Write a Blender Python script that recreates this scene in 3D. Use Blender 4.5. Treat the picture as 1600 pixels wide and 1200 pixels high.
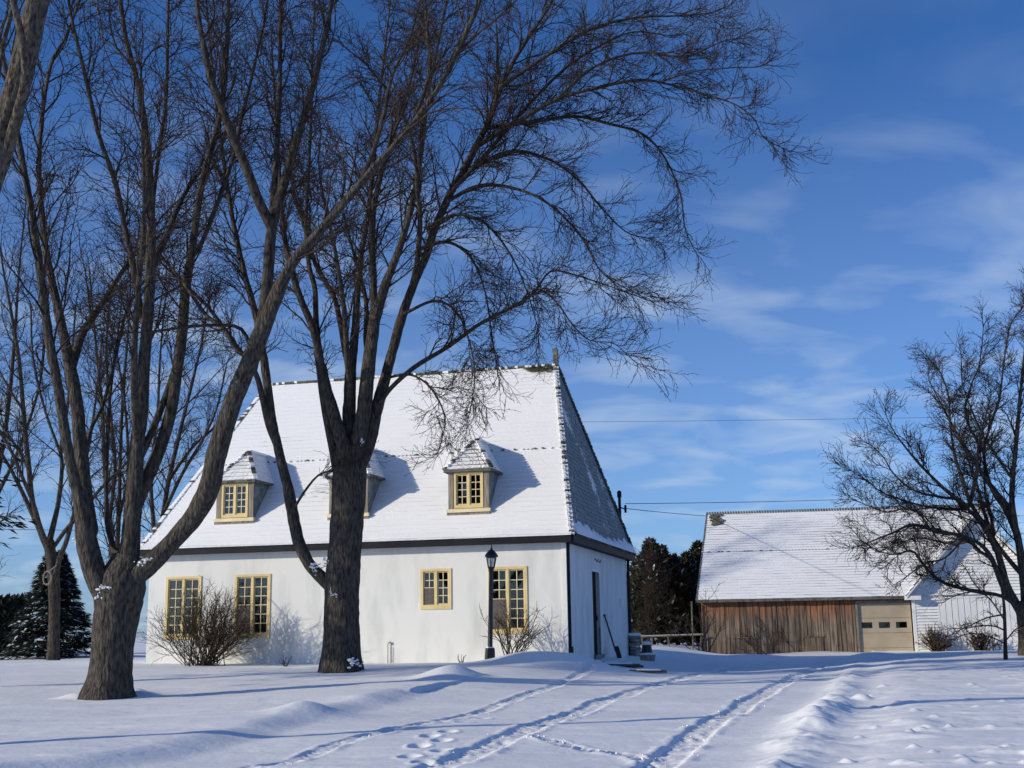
import bpy, math, random
import numpy as np
from mathutils import Vector, Matrix

for o in list(bpy.data.objects):
    bpy.data.objects.remove(o, do_unlink=True)
scene = bpy.context.scene
C = scene.collection
R = math.radians

# ------------------------------------------------------------------ camera
EYE = 1.2                                   # eye height above the drive
FPX, PITCH, ROLL = 1930.0, 0.1962, -0.0157  # focal length in photo pixels (1600 wide), pitch up, roll
cd = bpy.data.cameras.new('camera')
cam = bpy.data.objects.new('camera', cd)
C.objects.link(cam)
cd.sensor_width = 36.0
cd.lens = 36.0 * FPX / 1600.0
cd.clip_end = 6000
cam.location = (0, 0, EYE)
cp, sp = math.cos(PITCH), math.sin(PITCH)
cr, sr = math.cos(ROLL), math.sin(ROLL)
fwd = Vector((0, cp, sp)); up0 = Vector((0, -sp, cp)); rt0 = Vector((1, 0, 0))
rt = rt0 * cr + up0 * sr
upv = up0 * cr - rt0 * sr
M3 = Matrix((rt, upv, -fwd)).transposed()
cam.rotation_euler = M3.to_euler()
scene.camera = cam

# ------------------------------------------------------------------ world and sun
SUN_AZ, SUN_EL = R(20), R(19)               # shadows run to +x turned 20 degrees towards +y
sun_to = Vector((-math.cos(SUN_AZ) * math.cos(SUN_EL), -math.sin(SUN_AZ) * math.cos(SUN_EL), math.sin(SUN_EL)))
w = bpy.data.worlds.new('World'); scene.world = w; w.use_nodes = True
nt = w.node_tree; nt.nodes.clear()
def wn(t, **kw):
    n = nt.nodes.new(t)
    for k_, v_ in kw.items(): setattr(n, k_, v_)
    return n
sky = wn('ShaderNodeTexSky'); sky.sky_type = 'NISHITA'; sky.sun_disc = False
sky.sun_elevation = SUN_EL
sky.sun_rotation = math.atan2(sun_to.x, sun_to.y)
sky.altitude = 50; sky.air_density = 0.8; sky.dust_density = 0.6; sky.ozone_density = 9.5
tc = wn('ShaderNodeTexCoord')
sepx = wn('ShaderNodeSeparateXYZ'); nt.links.new(tc.outputs['Generated'], sepx.inputs[0])
def wmath(op, a, b=None, clamp=False):
    n = wn('ShaderNodeMath', operation=op, use_clamp=clamp)
    for i, v in enumerate((a, b)):
        if v is None: continue
        if isinstance(v, (int, float)): n.inputs[i].default_value = v
        else: nt.links.new(v, n.inputs[i])
    return n.outputs[0]
zc = wmath('ADD', wmath('MAXIMUM', sepx.outputs['Z'], 0.0), 0.22)
cmb = wn('ShaderNodeCombineXYZ')
nt.links.new(wmath('DIVIDE', sepx.outputs['X'], zc), cmb.inputs[0])
nt.links.new(wmath('DIVIDE', sepx.outputs['Y'], zc), cmb.inputs[1])
mp = wn('ShaderNodeMapping'); nt.links.new(cmb.outputs[0], mp.inputs[0])
mp.inputs['Location'].default_value = (0.9, 3.1, 0); mp.inputs['Rotation'].default_value = (0, 0, R(-12)); mp.inputs['Scale'].default_value = (1.6, 2.1, 1)
cn = wn('ShaderNodeTexNoise'); nt.links.new(mp.outputs[0], cn.inputs['Vector'])
cn.inputs['Scale'].default_value = 2.6; cn.inputs['Detail'].default_value = 6.0; cn.inputs['Roughness'].default_value = 0.48; cn.inputs['Distortion'].default_value = 0.35
cramp = wn('ShaderNodeMapRange'); nt.links.new(cn.outputs['Fac'], cramp.inputs['Value'])
cramp.inputs['From Min'].default_value = 0.47; cramp.inputs['From Max'].default_value = 0.70; cramp.inputs['To Max'].default_value = 0.42
mixc = wn('ShaderNodeMix', data_type='RGBA'); elv = wn('ShaderNodeMapRange'); nt.links.new(sepx.outputs['Z'], elv.inputs['Value'])
elv.inputs['From Min'].default_value = .22; elv.inputs['From Max'].default_value = .42; elv.inputs['To Min'].default_value = 1.0; elv.inputs['To Max'].default_value = .12
veil = wn('ShaderNodeMapRange'); nt.links.new(sepx.outputs['Z'], veil.inputs['Value'])   # thin high cloud thickening towards the horizon
veil.inputs['From Min'].default_value = .0; veil.inputs['From Max'].default_value = .42; veil.inputs['To Min'].default_value = .26; veil.inputs['To Max'].default_value = .0
nt.links.new(wmath('ADD', wmath('MULTIPLY', cramp.outputs[0], elv.outputs[0]), veil.outputs[0]), mixc.inputs['Factor'])
nt.links.new(sky.outputs[0], mixc.inputs['A']); mixc.inputs['B'].default_value = (3.9, 4.7, 5.7, 1)
bg = wn('ShaderNodeBackground'); bg.inputs['Strength'].default_value = 0.117
nt.links.new(mixc.outputs['Result'], bg.inputs['Color'])
wo = wn('ShaderNodeOutputWorld'); nt.links.new(bg.outputs[0], wo.inputs[0])

sl = bpy.data.lights.new('sun', 'SUN'); sl.energy = 3.0; sl.angle = R(0.8); sl.color = (1.0, 0.89, 0.69)
so = bpy.data.objects.new('sun', sl); C.objects.link(so)
so.rotation_euler = (-sun_to).to_track_quat('-Z', 'Y').to_euler(); so.location = (-30, -10, 30)
scene.view_settings.view_transform = 'Standard'; scene.view_settings.look = 'None'
scene.view_settings.exposure = 0.30; scene.view_settings.gamma = 1.0; scene.view_settings.use_curve_mapping = False
scene.render.engine = 'CYCLES'
scene.cycles.max_bounces = 5; scene.cycles.diffuse_bounces = 3; scene.cycles.transparent_max_bounces = 12

# ------------------------------------------------------------------ helpers
def at(px, py, D):
    """the point at distance D (along +y) on the sight line through photo pixel px, py"""
    X, Y = px - 800.0, py - 600.0
    x = X * cr + Y * sr; y = -X * sr + Y * cr
    u = -y / FPX
    d = np.array([x / FPX, cp - u * sp, sp + u * cp])
    d = d / d[1] * D
    d[2] += EYE
    return d
def atz(px, py, z):
    d = at(px, py, 1.0); d[2] -= EYE
    t = (z - EYE) / d[2]
    d = d * t; d[2] += EYE
    return d

def tag(o, label, cat, group=None, kind=None):
    o['label'] = label; o['category'] = cat
    if group: o['group'] = group
    if kind: o['kind'] = kind
    return o
def empty(name, loc=(0, 0, 0), rz=0.0, parent=None):
    o = bpy.data.objects.new(name, None); C.objects.link(o)
    o.location = loc; o.rotation_euler = (0, 0, rz)
    o.empty_display_size = 0.3
    if parent: o.parent = parent
    return o
def mesh_np(name, V, Q, smooth=False, T=None):
    me = bpy.data.meshes.new(name)
    V = np.asarray(V, dtype=np.float32); Q = np.asarray(Q, dtype=np.int32)
    k = Q.shape[1]
    me.vertices.add(len(V)); me.vertices.foreach_set('co', V.ravel())
    me.loops.add(Q.size); me.loops.foreach_set('vertex_index', Q.ravel())
    me.polygons.add(len(Q)); me.polygons.foreach_set('loop_start', np.arange(0, Q.size, k, dtype=np.int32))
    me.polygons.foreach_set('loop_total', np.full(len(Q), k, dtype=np.int32))
    if smooth: me.polygons.foreach_set('use_smooth', np.ones(len(Q), dtype=bool))
    me.update(calc_edges=True)
    return me
def link(name, me, mat, parent=None):
    o = bpy.data.objects.new(name, me); C.objects.link(o)
    if mat is not None and not me.materials: me.materials.append(mat)
    if parent: o.parent = parent
    return o
class MB:
    def __init__(s): s.v = []; s.f = []; s.m = []
    def quad(s, a, b, c, d, mi=0):
        n = len(s.v); s.v += [tuple(a), tuple(b), tuple(c), tuple(d)]; s.f.append((n, n+1, n+2, n+3)); s.m.append(mi); return s
    def poly(s, pts, mi=0):
        n = len(s.v); s.v += [tuple(p) for p in pts]; s.f.append(tuple(range(n, n+len(pts)))); s.m.append(mi); return s
    def box(s, x0, x1, y0, y1, z0, z1, mi=0):
        n = len(s.v)
        s.v += [(x0,y0,z0),(x1,y0,z0),(x1,y1,z0),(x0,y1,z0),(x0,y0,z1),(x1,y0,z1),(x1,y1,z1),(x0,y1,z1)]
        for f in ((0,3,2,1),(4,5,6,7),(0,1,5,4),(1,2,6,5),(2,3,7,6),(3,0,4,7)):
            s.f.append(tuple(n+i for i in f)); s.m.append(mi)
        return s
    def beam(s, p, q, w_, h_, upd=(0,0,1), mi=0):
        p = Vector(p); q = Vector(q); t = (q-p).normalized(); sd = t.cross(Vector(upd)).normalized(); u = sd.cross(t)
        n = len(s.v)
        for c in (p, q):
            for a, b in ((-1,-1),(1,-1),(1,1),(-1,1)):
                s.v.append(tuple(c + sd*a*w_/2 + u*b*h_/2))
        for f in ((0,1,2,3),(7,6,5,4),(0,4,5,1),(1,5,6,2),(2,6,7,3),(3,7,4,0)):
            s.f.append(tuple(n+i for i in f)); s.m.append(mi)
        return s
    def lathe(s, prof, n=16, cx=0, cy=0, mi=0, rot=0.0):
        b = len(s.v)
        for r, z in prof:
            for i in range(n):
                a = 2*math.pi*i/n + rot; s.v.append((cx+r*math.cos(a), cy+r*math.sin(a), z))
        for j in range(len(prof)-1):
            for i in range(n):
                k = (i+1) % n
                s.f.append((b+j*n+i, b+j*n+k, b+(j+1)*n+k, b+(j+1)*n+i)); s.m.append(mi)
        s.f.append(tuple(b+i for i in reversed(range(n)))); s.m.append(mi)
        s.f.append(tuple(b+(len(prof)-1)*n+i for i in range(n))); s.m.append(mi)
        return s
    def mesh(s, name, mats, smooth=False):
        me = bpy.data.meshes.new(name); me.from_pydata(s.v, [], s.f)
        for m_ in (mats if isinstance(mats, (list, tuple)) else [mats]): me.materials.append(m_)
        me.polygons.foreach_set('material_index', s.m)
        if smooth: me.polygons.foreach_set('use_smooth', [True]*len(s.f))
        me.update(); return me
    def build(s, name, mats, parent=None, smooth=False):
        return link(name, s.mesh(name, mats, smooth), None, parent)

# --- numpy noise
def _h(ix, iy, seed):
    n = (ix.astype(np.int64) * 374761393 + iy.astype(np.int64) * 668265263 + seed * 974634777) & 0x7fffffff
    n = ((n ^ (n >> 13)) * 1274126177) & 0x7fffffff
    return ((n ^ (n >> 16)) & 0xffff) / 65535.0
def vnoise(x, y, seed=0):
    ix = np.floor(x); iy = np.floor(y); fx = x-ix; fy = y-iy
    fx = fx*fx*fx*(fx*(fx*6-15)+10); fy = fy*fy*fy*(fy*(fy*6-15)+10)
    a = _h(ix, iy, seed); b = _h(ix+1, iy, seed); c = _h(ix, iy+1, seed); d = _h(ix+1, iy+1, seed)
    return (a*(1-fx)+b*fx)*(1-fy) + (c*(1-fx)+d*fx)*fy - 0.5
def fbm(x, y, seed=0, o=3):
    s = 0; a = 1.0
    for i in range(o):
        s = s + a*vnoise(x, y, seed+i*17); x = x*2.03+7.1; y = y*2.03+3.7; a *= 0.5
    return s
def sstep(e0, e1, x):
    t = np.clip((x-e0)/(e1-e0), 0, 1); return t*t*(3-2*t)

# ------------------------------------------------------------------ materials
def new_mat(name):
    m = bpy.data.materials.new(name); m.use_nodes = True
    b = m.node_tree.nodes['Principled BSDF']
    return m, m.node_tree, b
def noise_mat(name, c1, c2, scale=(1,1,1), nscale=4.0, rough=0.8, bump=0.0, bscale=None, bstretch=None, lo=0.35, hi=0.65, detail=4, spec=0.3, bdist=0.02):
    m, t, b = new_mat(name)
    co = t.nodes.new('ShaderNodeTexCoord'); mp_ = t.nodes.new('ShaderNodeMapping'); mp_.inputs['Scale'].default_value = scale
    t.links.new(co.outputs['Object'], mp_.inputs[0])
    n = t.nodes.new('ShaderNodeTexNoise'); n.inputs['Scale'].default_value = nscale; n.inputs['Detail'].default_value = detail
    t.links.new(mp_.outputs[0], n.inputs['Vector'])
    mr = t.nodes.new('ShaderNodeMapRange'); mr.inputs['From Min'].default_value = lo; mr.inputs['From Max'].default_value = hi
    t.links.new(n.outputs['Fac'], mr.inputs['Value'])
    mx = t.nodes.new('ShaderNodeMix'); mx.data_type = 'RGBA'; t.links.new(mr.outputs[0], mx.inputs['Factor'])
    mx.inputs['A'].default_value = (*c1, 1); mx.inputs['B'].default_value = (*c2, 1)
    t.links.new(mx.outputs['Result'], b.inputs['Base Color'])
    b.inputs['Roughness'].default_value = rough; b.inputs['Specular IOR Level'].default_value = spec
    if bump:
        mp2 = t.nodes.new('ShaderNodeMapping'); mp2.inputs['Scale'].default_value = bstretch or (1, 1, 1)
        t.links.new(co.outputs['Object'], mp2.inputs[0])
        n2 = t.nodes.new('ShaderNodeTexNoise'); n2.inputs['Scale'].default_value = bscale or nscale; n2.inputs['Detail'].default_value = 6
        t.links.new(mp2.outputs[0], n2.inputs['Vector'])
        bp = t.nodes.new('ShaderNodeBump'); bp.inputs['Strength'].default_value = bump; bp.inputs['Distance'].default_value = bdist
        t.links.new(n2.outputs['Fac'], bp.inputs['Height']); t.links.new(bp.outputs[0], b.inputs['Normal'])
    m['base'] = mx.name
    return m
SNOW = noise_mat('snow', (.85, .865, .88), (.905, .91, .92), nscale=.7, rough=.7, bump=.22, bscale=14, bdist=.03, spec=.2)
SNOWP = noise_mat('packed_snow', (.84, .86, .89), (.90, .91, .92), nscale=3, rough=.75, bump=.5, bscale=22, bdist=.03, spec=.2)
BARK = noise_mat('bark', (.026, .023, .020), (.118, .104, .090), scale=(1, 1, .3), nscale=22, rough=.95, bump=1.0, bscale=24, bstretch=(1, 1, .22), bdist=.07, lo=.32, hi=.7, spec=.1)
BARK2 = noise_mat('limb_bark', (.028, .024, .020), (.088, .076, .065), scale=(1, 1, .35), nscale=16, rough=.95, bump=.8, bscale=24, bstretch=(1, 1, .25), bdist=.03, spec=.1)
BARKN = noise_mat('pale_bark', (.04, .034, .027), (.15, .13, .105), scale=(1, 1, .5), nscale=26, rough=.95, bump=1.0, bscale=30, bstretch=(1, 1, .35), bdist=.05, spec=.1)
TWIG = noise_mat('twig_bark', (.028, .020, .017), (.075, .056, .047), nscale=3, rough=.9, spec=.1)
TWIGR = noise_mat('shrub_twig', (.035, .026, .02), (.085, .062, .047), nscale=5, rough=.9, spec=.1)
STUCCO = noise_mat('white_stucco', (.60, .615, .60), (.77, .775, .755), scale=(1.5, 1.5, .45), nscale=1.6, rough=.9, bump=.16, bscale=12, bdist=.02, lo=.25, hi=.55, detail=8, spec=.15)
WHITE = noise_mat('white_paint', (.74, .75, .76), (.84, .84, .83), scale=(1, 1, .3), nscale=3, rough=.7, bump=.15, bscale=20, spec=.25)
BLACK = noise_mat('black_metal', (.006, .006, .009), (.014, .014, .019), nscale=6, rough=.45, spec=.5)
NAVY = noise_mat('dark_gutter', (.006, .007, .011), (.014, .016, .023), scale=(.3, 1, 1), nscale=4, rough=.65, spec=.2)
YELLOW = noise_mat('ochre_paint', (.66, .52, .25), (.76, .62, .33), nscale=3, rough=.6, bump=.1, bscale=25)
CREAM = noise_mat('cream_paint', (.70, .60, .36), (.80, .72, .48), nscale=5, rough=.6)
GREYWOOD = noise_mat('weathered_wood', (.17, .145, .12), (.34, .30, .25), scale=(6, 6, .5), nscale=3, rough=.9, bump=.4, bscale=8, bstretch=(6, 6, .4))
SHINGLE = noise_mat('slate_shingle', (.10, .125, .13), (.22, .25, .25), nscale=5, rough=.9, bump=.5, bscale=18, spec=.2)
DARKSH = noise_mat('dark_shingle', (.06, .065, .06), (.17, .17, .15), nscale=6, rough=.9, bump=.4, bscale=20, spec=.2)
RIDGEM = noise_mat('mossy_tile', (.045, .05, .03), (.15, .15, .10), nscale=7, rough=.9, bump=.5, bscale=15)
CURTAIN = noise_mat('curtain_cloth', (.55, .47, .34), (.72, .65, .52), scale=(14, 1, .2), nscale=2, rough=.9)
DOORM = noise_mat('dark_door', (.006, .007, .007), (.014, .015, .014), nscale=4, rough=.8, spec=.1)
TAN = noise_mat('tan_door_paint', (.37, .31, .225), (.43, .365, .27), nscale=1.5, rough=.6, bump=.1, bscale=14)
STONE = noise_mat('field_stone', (.14, .13, .12), (.33, .31, .28), nscale=6, rough=.9, bump=.6, bscale=12)
PLANKM = noise_mat('old_plank', (.07, .055, .04), (.16, .13, .10), scale=(1, 6, 6), nscale=3, rough=.9)
RAIL = noise_mat('rail_wood', (.13, .12, .10), (.26, .24, .20), scale=(1, 1, 3), nscale=6, rough=.9)
SCREENM = noise_mat('insect_screen', (.17, .155, .14), (.22, .205, .19), nscale=60, rough=.8)
WIRE = noise_mat('cable', (.015, .015, .018), (.03, .03, .035), nscale=2, rough=.6)
def rooftop_snow(name, dark, thr=.5, fine=9.0, big=.55, soft=.06, zscale=3.0):
    """snow with the roofing showing through in streaks along the courses"""
    m, t, b = new_mat(name)
    co = t.nodes.new('ShaderNodeTexCoord')
    def nz(scale, ns, det):
        mp_ = t.nodes.new('ShaderNodeMapping'); mp_.inputs['Scale'].default_value = scale; t.links.new(co.outputs['Object'], mp_.inputs[0])
        n = t.nodes.new('ShaderNodeTexNoise'); n.inputs['Scale'].default_value = ns; n.inputs['Detail'].default_value = det
        t.links.new(mp_.outputs[0], n.inputs['Vector']); return n.outputs['Fac']
    a = nz((.6, 1, 1), big, 3); c = nz((.5, zscale, zscale), fine, 3)
    s = t.nodes.new('ShaderNodeMath'); s.operation = 'MULTIPLY_ADD'; t.links.new(c, s.inputs[0]); s.inputs[1].default_value = .55
    t.links.new(a, s.inputs[2])
    mr = t.nodes.new('ShaderNodeMapRange'); t.links.new(s.outputs[0], mr.inputs['Value'])
    mr.inputs['From Min'].default_value = thr - soft; mr.inputs['From Max'].default_value = thr + soft
    mx = t.nodes.new('ShaderNodeMix'); mx.data_type = 'RGBA'; t.links.new(mr.outputs[0], mx.inputs['Factor'])
    mx.inputs['A'].default_value = (*dark, 1); mx.inputs['B'].default_value = (.87, .88, .90, 1)
    t.links.new(mx.outputs['Result'], b.inputs['Base Color'])
    n2 = nz((1, 1, 1), 11, 4); bp = t.nodes.new('ShaderNodeBump'); bp.inputs['Strength'].default_value = .3; bp.inputs['Distance'].default_value = .03
    t.links.new(n2, bp.inputs['Height']); t.links.new(bp.outputs[0], b.inputs['Normal'])
    b.inputs['Roughness'].default_value = .8; b.inputs['Specular IOR Level'].default_value = .2
    return m
ROOFSNOW = rooftop_snow('house_roof_snow', (.20, .22, .22), thr=.47)
ROOFEDGE = rooftop_snow('house_roof_course_edge', (.22, .24, .24), thr=.62, fine=4, soft=.26)
BARNSNOW = rooftop_snow('barn_roof_snow', (.16, .15, .13), thr=.56, fine=5, big=.22, zscale=4)
BARNEDGE = rooftop_snow('barn_roof_course_edge', (.13, .125, .11), thr=.76, fine=3, big=.22, soft=.16)
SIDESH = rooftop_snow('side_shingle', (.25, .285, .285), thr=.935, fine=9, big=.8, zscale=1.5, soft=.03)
def glass_mat():
    m = bpy.data.materials.new('window_glass'); m.use_nodes = True; t = m.node_tree; t.nodes.clear()
    o = t.nodes.new('ShaderNodeOutputMaterial'); tr = t.nodes.new('ShaderNodeBsdfTransparent'); tr.inputs[0].default_value = (.62, .60, .57, 1)
    gl = t.nodes.new('ShaderNodeBsdfGlossy'); gl.inputs['Roughness'].default_value = .03; gl.inputs['Color'].default_value = (.8, .8, .8, 1)
    fr = t.nodes.new('ShaderNodeFresnel'); fr.inputs[0].default_value = 1.75
    mx = t.nodes.new('ShaderNodeMixShader'); t.links.new(fr.outputs[0], mx.inputs[0]); t.links.new(tr.outputs[0], mx.inputs[1]); t.links.new(gl.outputs[0], mx.inputs[2])
    t.links.new(mx.outputs[0], o.inputs[0]); return m
GLASS = glass_mat()
def board_mat():
    """old barn boards: orange-brown kept under the eave, weathered grey-brown lower down, streaked"""
    m, t, b = new_mat('barn_board')
    co = t.nodes.new('ShaderNodeTexCoord'); sx = t.nodes.new('ShaderNodeSeparateXYZ'); t.links.new(co.outputs['Object'], sx.inputs[0])
    oi = t.nodes.new('ShaderNodeObjectInfo')
    mp_ = t.nodes.new('ShaderNodeMapping'); mp_.inputs['Scale'].default_value = (9, 9, .7); t.links.new(co.outputs['Object'], mp_.inputs[0])
    av = t.nodes.new('ShaderNodeVectorMath'); av.operation = 'ADD'; t.links.new(mp_.outputs[0], av.inputs[0])
    rv = t.nodes.new('ShaderNodeMath'); rv.operation = 'MULTIPLY'; t.links.new(oi.outputs['Random'], rv.inputs[0]); rv.inputs[1].default_value = 40
    t.links.new(rv.outputs[0], av.inputs[1])
    n = t.nodes.new('ShaderNodeTexNoise'); n.inputs['Scale'].default_value = 1.6; n.inputs['Detail'].default_value = 5; t.links.new(av.outputs[0], n.inputs['Vector'])
    # weathered colour
    mr = t.nodes.new('ShaderNodeMapRange'); t.links.new(n.outputs['Fac'], mr.inputs['Value']); mr.inputs['From Min'].default_value = .33; mr.inputs['From Max'].default_value = .68
    gy = t.nodes.new('ShaderNodeMix'); gy.data_type = 'RGBA'; t.links.new(mr.outputs[0], gy.inputs['Factor'])
    gy.inputs['A'].default_value = (.07, .052, .040, 1); gy.inputs['B'].default_value = (.27, .215, .165, 1)
    og = t.nodes.new('ShaderNodeMix'); og.data_type = 'RGBA'; t.links.new(mr.outputs[0], og.inputs['Factor'])
    og.inputs['A'].default_value = (.13, .05, .026, 1); og.inputs['B'].default_value = (.33, .145, .075, 1)
    ad = t.nodes.new('ShaderNodeMath'); ad.operation = 'MULTIPLY_ADD'; t.links.new(n.outputs['Fac'], ad.inputs[0]); ad.inputs[1].default_value = 1.1; t.links.new(sx.outputs['Z'], ad.inputs[2])
    ar = t.nodes.new('ShaderNodeMath'); ar.operation = 'MULTIPLY_ADD'; t.links.new(oi.outputs['Random'], ar.inputs[0]); ar.inputs[1].default_value = .45; t.links.new(ad.outputs[0], ar.inputs[2])
    m2 = t.nodes.new('ShaderNodeMapRange'); t.links.new(ar.outputs[0], m2.inputs['Value']); m2.inputs['From Min'].default_value = 2.15; m2.inputs['From Max'].default_value = 2.95
    mx = t.nodes.new('ShaderNodeMix'); mx.data_type = 'RGBA'; t.links.new(m2.outputs[0], mx.inputs['Factor'])
    t.links.new(gy.outputs['Result'], mx.inputs['A']); t.links.new(og.outputs['Result'], mx.inputs['B'])
    hs = t.nodes.new('ShaderNodeHueSaturation'); t.links.new(mx.outputs['Result'], hs.inputs['Color'])
    vr = t.nodes.new('ShaderNodeMapRange'); t.links.new(oi.outputs['Random'], vr.inputs['Value']); vr.inputs['To Min'].default_value = .75; vr.inputs['To Max'].default_value = 1.3
    t.links.new(vr.outputs[0], hs.inputs['Value']); t.links.new(hs.outputs[0], b.inputs['Base Color'])
    b.inputs['Roughness'].default_value = .9; b.inputs['Specular IOR Level'].default_value = .15
    bp = t.nodes.new('ShaderNodeBump'); bp.inputs['Strength'].default_value = .5; bp.inputs['Distance'].default_value = .02
    t.links.new(n.outputs['Fac'], bp.inputs['Height']); t.links.new(bp.outputs[0], b.inputs['Normal'])
    return m
BOARD = board_mat()
def needle_mat(name, c1, c2, snow_amt):
    """evergreen foliage; snow lies on what faces up, in patches"""
    m, t, b = new_mat(name)
    co = t.nodes.new('ShaderNodeTexCoord'); g = t.nodes.new('ShaderNodeNewGeometry')
    n = t.nodes.new('ShaderNodeTexNoise'); n.inputs['Scale'].default_value = 2.4; n.inputs['Detail'].default_value = 4; t.links.new(co.outputs['Object'], n.inputs['Vector'])
    mx = t.nodes.new('ShaderNodeMix'); mx.data_type = 'RGBA'; t.links.new(n.outputs['Fac'], mx.inputs['Factor'])
    mx.inputs['A'].default_value = (*c1, 1); mx.inputs['B'].default_value = (*c2, 1)
    wn_ = t.nodes.new('ShaderNodeTexWhiteNoise'); t.links.new(g.outputs['Random Per Island'], wn_.inputs['Vector'])
    st = t.nodes.new('ShaderNodeMath'); st.operation = 'LESS_THAN'; t.links.new(wn_.outputs['Value'], st.inputs[0]); st.inputs[1].default_value = snow_amt
    m2 = t.nodes.new('ShaderNodeMix'); m2.data_type = 'RGBA'; t.links.new(st.outputs[0], m2.inputs['Factor'])
    t.links.new(mx.outputs['Result'], m2.inputs['A']); m2.inputs['B'].default_value = (.72, .75, .80, 1)
    t.links.new(m2.outputs['Result'], b.inputs['Base Color']); b.inputs['Roughness'].default_value = .8; b.inputs['Specular IOR Level'].default_value = .15
    return m
SPRUCE = needle_mat('spruce_needles', (.012, .020, .017), (.03, .042, .034), 0.05)
CEDAR = needle_mat('cedar_foliage', (.030, .034, .020), (.085, .085, .050), 0.05)
HEDGEM = needle_mat('hedge_foliage', (.008, .011, .010), (.022, .028, .022), 0.01)

# ------------------------------------------------------------------ house geometry constants (shared with the ground)
YAW = .253
HB = np.array([1.475, 32.0]); HA = np.array([-math.cos(YAW), math.sin(YAW)]); HN = np.array([math.sin(YAW), math.cos(YAW)])
def hp(s, t): return HB + HA*s + HN*t

# ------------------------------------------------------------------ the snow-covered ground
def px_line(pts, z): return np.array([atz(x, y, z)[:2] for x, y in pts])
def smooth_line(P, n=8):
    P = np.asarray(P, float); out = []
    Q = np.vstack([2*P[0]-P[1], P, 2*P[-1]-P[-2]])
    for i in range(1, len(Q)-2):
        p0, p1, p2, p3 = Q[i-1], Q[i], Q[i+1], Q[i+2]
        for t in np.linspace(0, 1, n, endpoint=False):
            out.append(.5*((2*p1)+(-p0+p2)*t+(2*p0-5*p1+4*p2-p3)*t*t+(-p0+3*p1-3*p2+p3)*t**3))
    out.append(Q[-2]); return np.array(out)
def dist_line(x, y, L):
    """signed lateral distance and arclength to a polyline"""
    best = np.full(x.shape, 1e9); sg = np.zeros(x.shape); al = np.zeros(x.shape); acc = 0.0
    for i in range(len(L)-1):
        a, b = L[i], L[i+1]; d = b-a; l = math.hypot(*d)
        if l < 1e-9: continue
        u = d/l; rx = x-a[0]; ry = y-a[1]
        t = np.clip(rx*u[0]+ry*u[1], 0, l)
        ex = rx-t*u[0]; ey = ry-t*u[1]; dd = np.hypot(ex, ey)
        k = dd < best
        best = np.where(k, dd, best); sg = np.where(k, np.sign(u[0]*ey-u[1]*ex), sg); al = np.where(k, acc+t, al); acc += l
    return best, sg, al
TR_R = smooth_line(px_line([(985,1215),(1050,1175),(1100,1140),(1150,1106),(1200,1080),(1250,1056),(1300,1033),(1330,1024)], .05), 5)
TR_M = smooth_line(px_line([(610,1222),(720,1182),(800,1150),(900,1110),(1000,1080),(1075,1060),(1150,1041),(1205,1032)], .05), 5)
TR_L = smooth_line(px_line([(320,1210),(450,1180),(550,1155),(700,1120),(800,1096),(875,1075),(950,1050),(985,1041)], .06), 5)
TR_X = smooth_line(px_line([(830,1150),(900,1165),(965,1172),(1012,1186),(1035,1196)], .05), 5)
BANK = smooth_line(px_line([(1195,1235),(1225,1190),(1248,1158),(1288,1112),(1318,1070),(1338,1040),(1352,1026)], .12), 5)
LEDGE = smooth_line(px_line([(-120,1215),(40,1195),(170,1180),(325,1155),(430,1130),(530,1108),(640,1090)], .1), 5)
rngG = np.random.default_rng(5)
CLODS = []
for i in range(70):
    px = rngG.uniform(1290, 1640); py = 1045 + 150*rngG.random()**1.3
    if px < 1235 + (1165-py)*.75+60: continue
    p = atz(px, py, .2); CLODS.append((p[0], p[1], rngG.uniform(.03, .07), rngG.uniform(.012, .035)))
for px, py, r_, h_ in [(1347,1088,.12,.08),(1380,1070,.08,.04),(1310,1160,.2,.03),(1400,1150,.2,.03),(1430,1135,.2,.03)]:
    p = atz(px, py, .15); CLODS.append((p[0], p[1], r_, h_))
FEET = []
for px, py in [(655,1165),(672,1152),(690,1158),(700,1145),(640,1180),(662,1188),(725,1128),(690,1172),(755,1120)]:
    p = atz(px, py, .05); FEET.append((p[0], p[1]))
MOUNDS = []
for px, py, z, rx, ry, h_ in [(712,1064,.2,.45,.5,.20),(690,1066,.2,.5,.4,.14),(485,1113,.12,.5,.6,.14),(580,1088,.2,.5,.4,.06),(1255,1016,.15,2.2,1.6,.26),(1180,1024,.1,1.2,1.2,.14),(1060,1024,.1,3.0,1.6,.16),(1480,1030,.1,3.5,1.8,.20),(1360,1028,.1,1.0,1.0,.18)]:
    p = atz(px, py, z); MOUNDS.append((p[0], p[1], rx, ry, h_))
for px, py, D, rx, ry, h_ in [(862,1028,30.5,1.25,.8,.24),(915,1034,30.9,.6,.6,.12),(805,1030,30.6,.7,.7,.08)]:
    p = at(px, py, D); MOUNDS.append((p[0], p[1], rx, ry, h_))
TREES_AT = [(*atz(170,1086,.15)[:2], .5, .12), (*atz(532,1036,.36)[:2], .6, .06)]
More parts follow.
